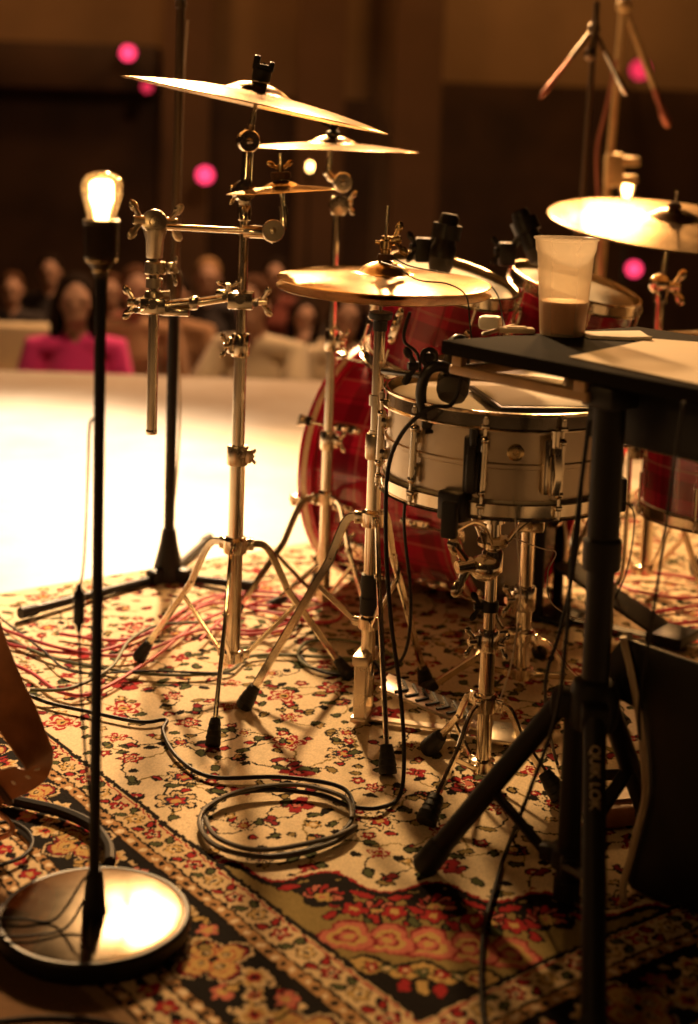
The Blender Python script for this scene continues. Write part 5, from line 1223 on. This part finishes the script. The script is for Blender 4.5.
person('person in a bright pink sweater sitting beyond the stage edge', hp(76, 302, 6.95), 'c_pink', 'hair_dark', .15, 'lap', hair='long')
person('person in dark clothes seated behind the person in pink', hp(50, 272, 9.95), 'c_dark', 'hair_dark', .1, 'lap')
person('person in a rust top sitting right behind the lamp pole', hp(111, 292, 9.2), 'c_rust', 'hair_brown', 0, 'lap')
person('person in a tan top seated behind the hanging clamp tube', hp(136, 291, 7.7), 'c_tan', 'hair_brown', .2, 'lap')
person('person in a tan top seated behind the tall microphone stand', hp(176, 296, 8.45), 'c_tan', 'hair_dark', -.2, 'lap', long_sleeve=False)
person('person in a wide cream sweater behind the crash stand pole', hp(252, 304, 6.95), 'c_cream', 'hair_brown', -.35, 'rail', .12)
person('person in an oatmeal sweater resting the chin on one hand', hp(304, 318, 8.45), 'c_oat', 'hair_dark', .25, 'chin', .25, hair='long')
person('person in a cream top with dark hair behind the flat crash stand', hp(347, 318, 7.7), 'c_cream', 'hair_dark', .1, 'lap', hair='long')
person('person in a rust top far back, just above the wide cream sweater', hp(276, 276, 9.95), 'c_rust', 'hair_dark', -.1, 'lap')
person('person in dark clothes in the back row behind the flat crash stand', hp(362, 292, 9.2), 'c_dark', 'hair_brown', 0, 'lap')
person('person in dark clothes at the far end of the row beside the cream armchair', hp(12, 290, 9.2), 'c_dark', 'hair_brown', .2, 'lap')
person('person in dark clothes with fair hair in the back row under the clamp arm', hp(208, 278, 9.2), 'c_dark', 'hair_fair', .1, 'lap')
# cream armchair next to the person in pink
AX = at(15, 345, 7.75); ac = thing('armchair', 'cream upholstered armchair at the stage edge beside the person in pink', 'armchair', (AX.x, AX.y, HALL)); M['c_sofa'] = cloth('cream_upholstery', (.72, .58, .36))
ztop = at(15, 328, 7.75).z
b = MB(); b.box((AX.x, AX.y-.12, HALL+.31), (.46, .60, .24), bev=.05); b.build('seat', 'c_sofa', ac)
b = MB(); b.box((AX.x, AX.y+.22, (ztop+HALL+.2)/2), (.40, .16, ztop-HALL-.2), bev=.05); b.build('backrest', 'c_sofa', ac)
for e in (-1, 1): b = MB(); b.box((AX.x+e*.27, AX.y-.10, HALL+.36), (.11, .62, .48), bev=.045); b.build('armrest', 'c_sofa', ac)
for e in (-1, 1):
    for f in (-.36, .22): b = MB(); b.cyl((AX.x+e*.25, AX.y+f, HALL), (AX.x+e*.25, AX.y+f, HALL+.2), .02, .028, 12); b.build('leg', 'dark_wood', ac)

# ------------------------------------------------------------------ small coloured lamps in the hall
def em_mat(n, c, s):
    m, nt, b = newmat(n); out = nt.nodes['Material Output']; nt.nodes.remove(b)
    e = nt.nodes.new('ShaderNodeEmission'); e.inputs['Color'].default_value = (*c, 1); e.inputs['Strength'].default_value = s
    nt.links.new(e.outputs[0], out.inputs['Surface']); return m
M['pink_lens'] = em_mat('pink_lens', (1, .045, .13), 2.6); M['pink_dim'] = em_mat('dim_pink_lens', (1, .04, .10), 1.0); M['warm_lens'] = em_mat('warm_lens', (1, .62, .25), 9)
def hall_light(label, px, py, r, lens):
    p = at(px, py, 15.3); t = thing('hall_light', label, 'light', p)
    b = MB(); f = (EYE-p).normalized(); b.lathe([(.001, -.20), (r*.7, -.20), (r*1.15, -.14), (r*1.2, .01), (r*1.05, .012), (r*1.02, -.01), (.001, -.012)], p, f, 24); b.cyl(p-f*.18, V((p.x, 15.99, p.z+.05)), .02, None, 10); b.build('housing', 'black', t)
    b = MB(); b.lathe([(.001, .012), (r*.6, .008), (r*1.0, -.004), (r*1.0, -.010), (.001, -.011)], p, f, 24); b.build('lens', lens, t)
hall_light('pink glowing hall light on the dark wall, above the bulb of the floor lamp', 128, 53, .075, 'pink_lens')
hall_light('pink glowing hall light between the tall microphone stand and the splash', 205, 175, .085, 'pink_lens')
hall_light('dim pink hall light just under the lower edge of the large crash', 147, 87, .055, 'pink_dim')
hall_light('pink glowing hall light beside the thick microphone stand', 640, 70, .10, 'pink_dim')
hall_light('pink glowing hall light seen under the ride cymbal', 634, 269, .075, 'pink_lens')

# ------------------------------------------------------------------ light
def lamp_(name, kind, loc, target, e, c, size=.2, angle=50, blend=.6):
    d = bpy.data.lights.new(name, kind); o = bpy.data.objects.new(name, d); col.objects.link(o)
    d.energy = e; d.color = c
    if kind == 'AREA': d.shape = 'DISK'; d.size = size
    else: d.shadow_soft_size = size
    if kind == 'SPOT': d.spot_size = math.radians(angle); d.spot_blend = blend
    o.location = loc; o.rotation_euler = (V(target)-V(loc)).to_track_quat('-Z', 'Y').to_euler(); return o
W = (1, .67, .36); WD = (1, .50, .16)
lamp_('stage_backlight', 'SPOT', (-.78, 7.2, 3.15), (-1.4, 4.1, 0), 2700, (1, .74, .48), .16, 44, 1.0)
lamp_('stage_backlight_kit', 'SPOT', (-.74, 7.0, 3.08), (-.10, 2.85, .2), 2000, (1, .58, .24), .16, 54, .9)
lamp_('stage_sidelight', 'SPOT', (1.28, 7.2, 2.75), (.55, 3.1, .4), 560, WD, .16, 60, .7)
lamp_('stage_wash', 'AREA', (-2.4, -.6, 3.2), (.0, 2.6, .4), 11, WD, .8)
lamp_('hall_wash', 'AREA', (.6, 9.3, 4.6), (-1.1, 7.4, -.4), 300, (1, .53, .25), .45)
lamp_('audience_fill', 'SPOT', (.3, 4.9, 4.6), (-.95, 7.6, .0), 420, (1, .56, .27), .15, 44, .9)  # unseen spot added to brighten the fronts of the audience
lamp_('wall_fill', 'AREA', (2.2, 14.2, 6.0), (2.2, 16, 2.6), 130, (1, .45, .12), 1.2)  # added area light, lifts the dark back wall on the right
lamp_('wall_fill', 'AREA', (-3.0, 13.6, 5.6), (-2.2, 16, 1.6), 75, (1, .42, .11), 1.2)  # added area light, same lift for the left part of the wall
for nm, p_, e in (('bulb_glow', lo_+lax*.098, 6), ('bulb_glow', l2l[1]+Z*.098, 14), ('bulb_glow', l3l[1]+Z*.098, 5)):
    lamp_(nm, 'POINT', p_, p_-Z, e, (1, .58, .22), .018)
w = bpy.data.worlds.new('hall_dark'); sc.world = w; w.use_nodes = True
w.node_tree.nodes['Background'].inputs['Color'].default_value = (.030, .014, .006, 1); w.node_tree.nodes['Background'].inputs['Strength'].default_value = .35
vs = sc.view_settings; sc.display_settings.display_device = 'sRGB'
vs.view_transform = 'Standard'; vs.look = 'None'; vs.exposure = 0; vs.gamma = 1; vs.use_curve_mapping = False
sc.cycles.use_denoising = True
sc.cycles.max_bounces = 8; sc.cycles.transparent_max_bounces = 12; sc.cycles.sample_clamp_indirect = 6
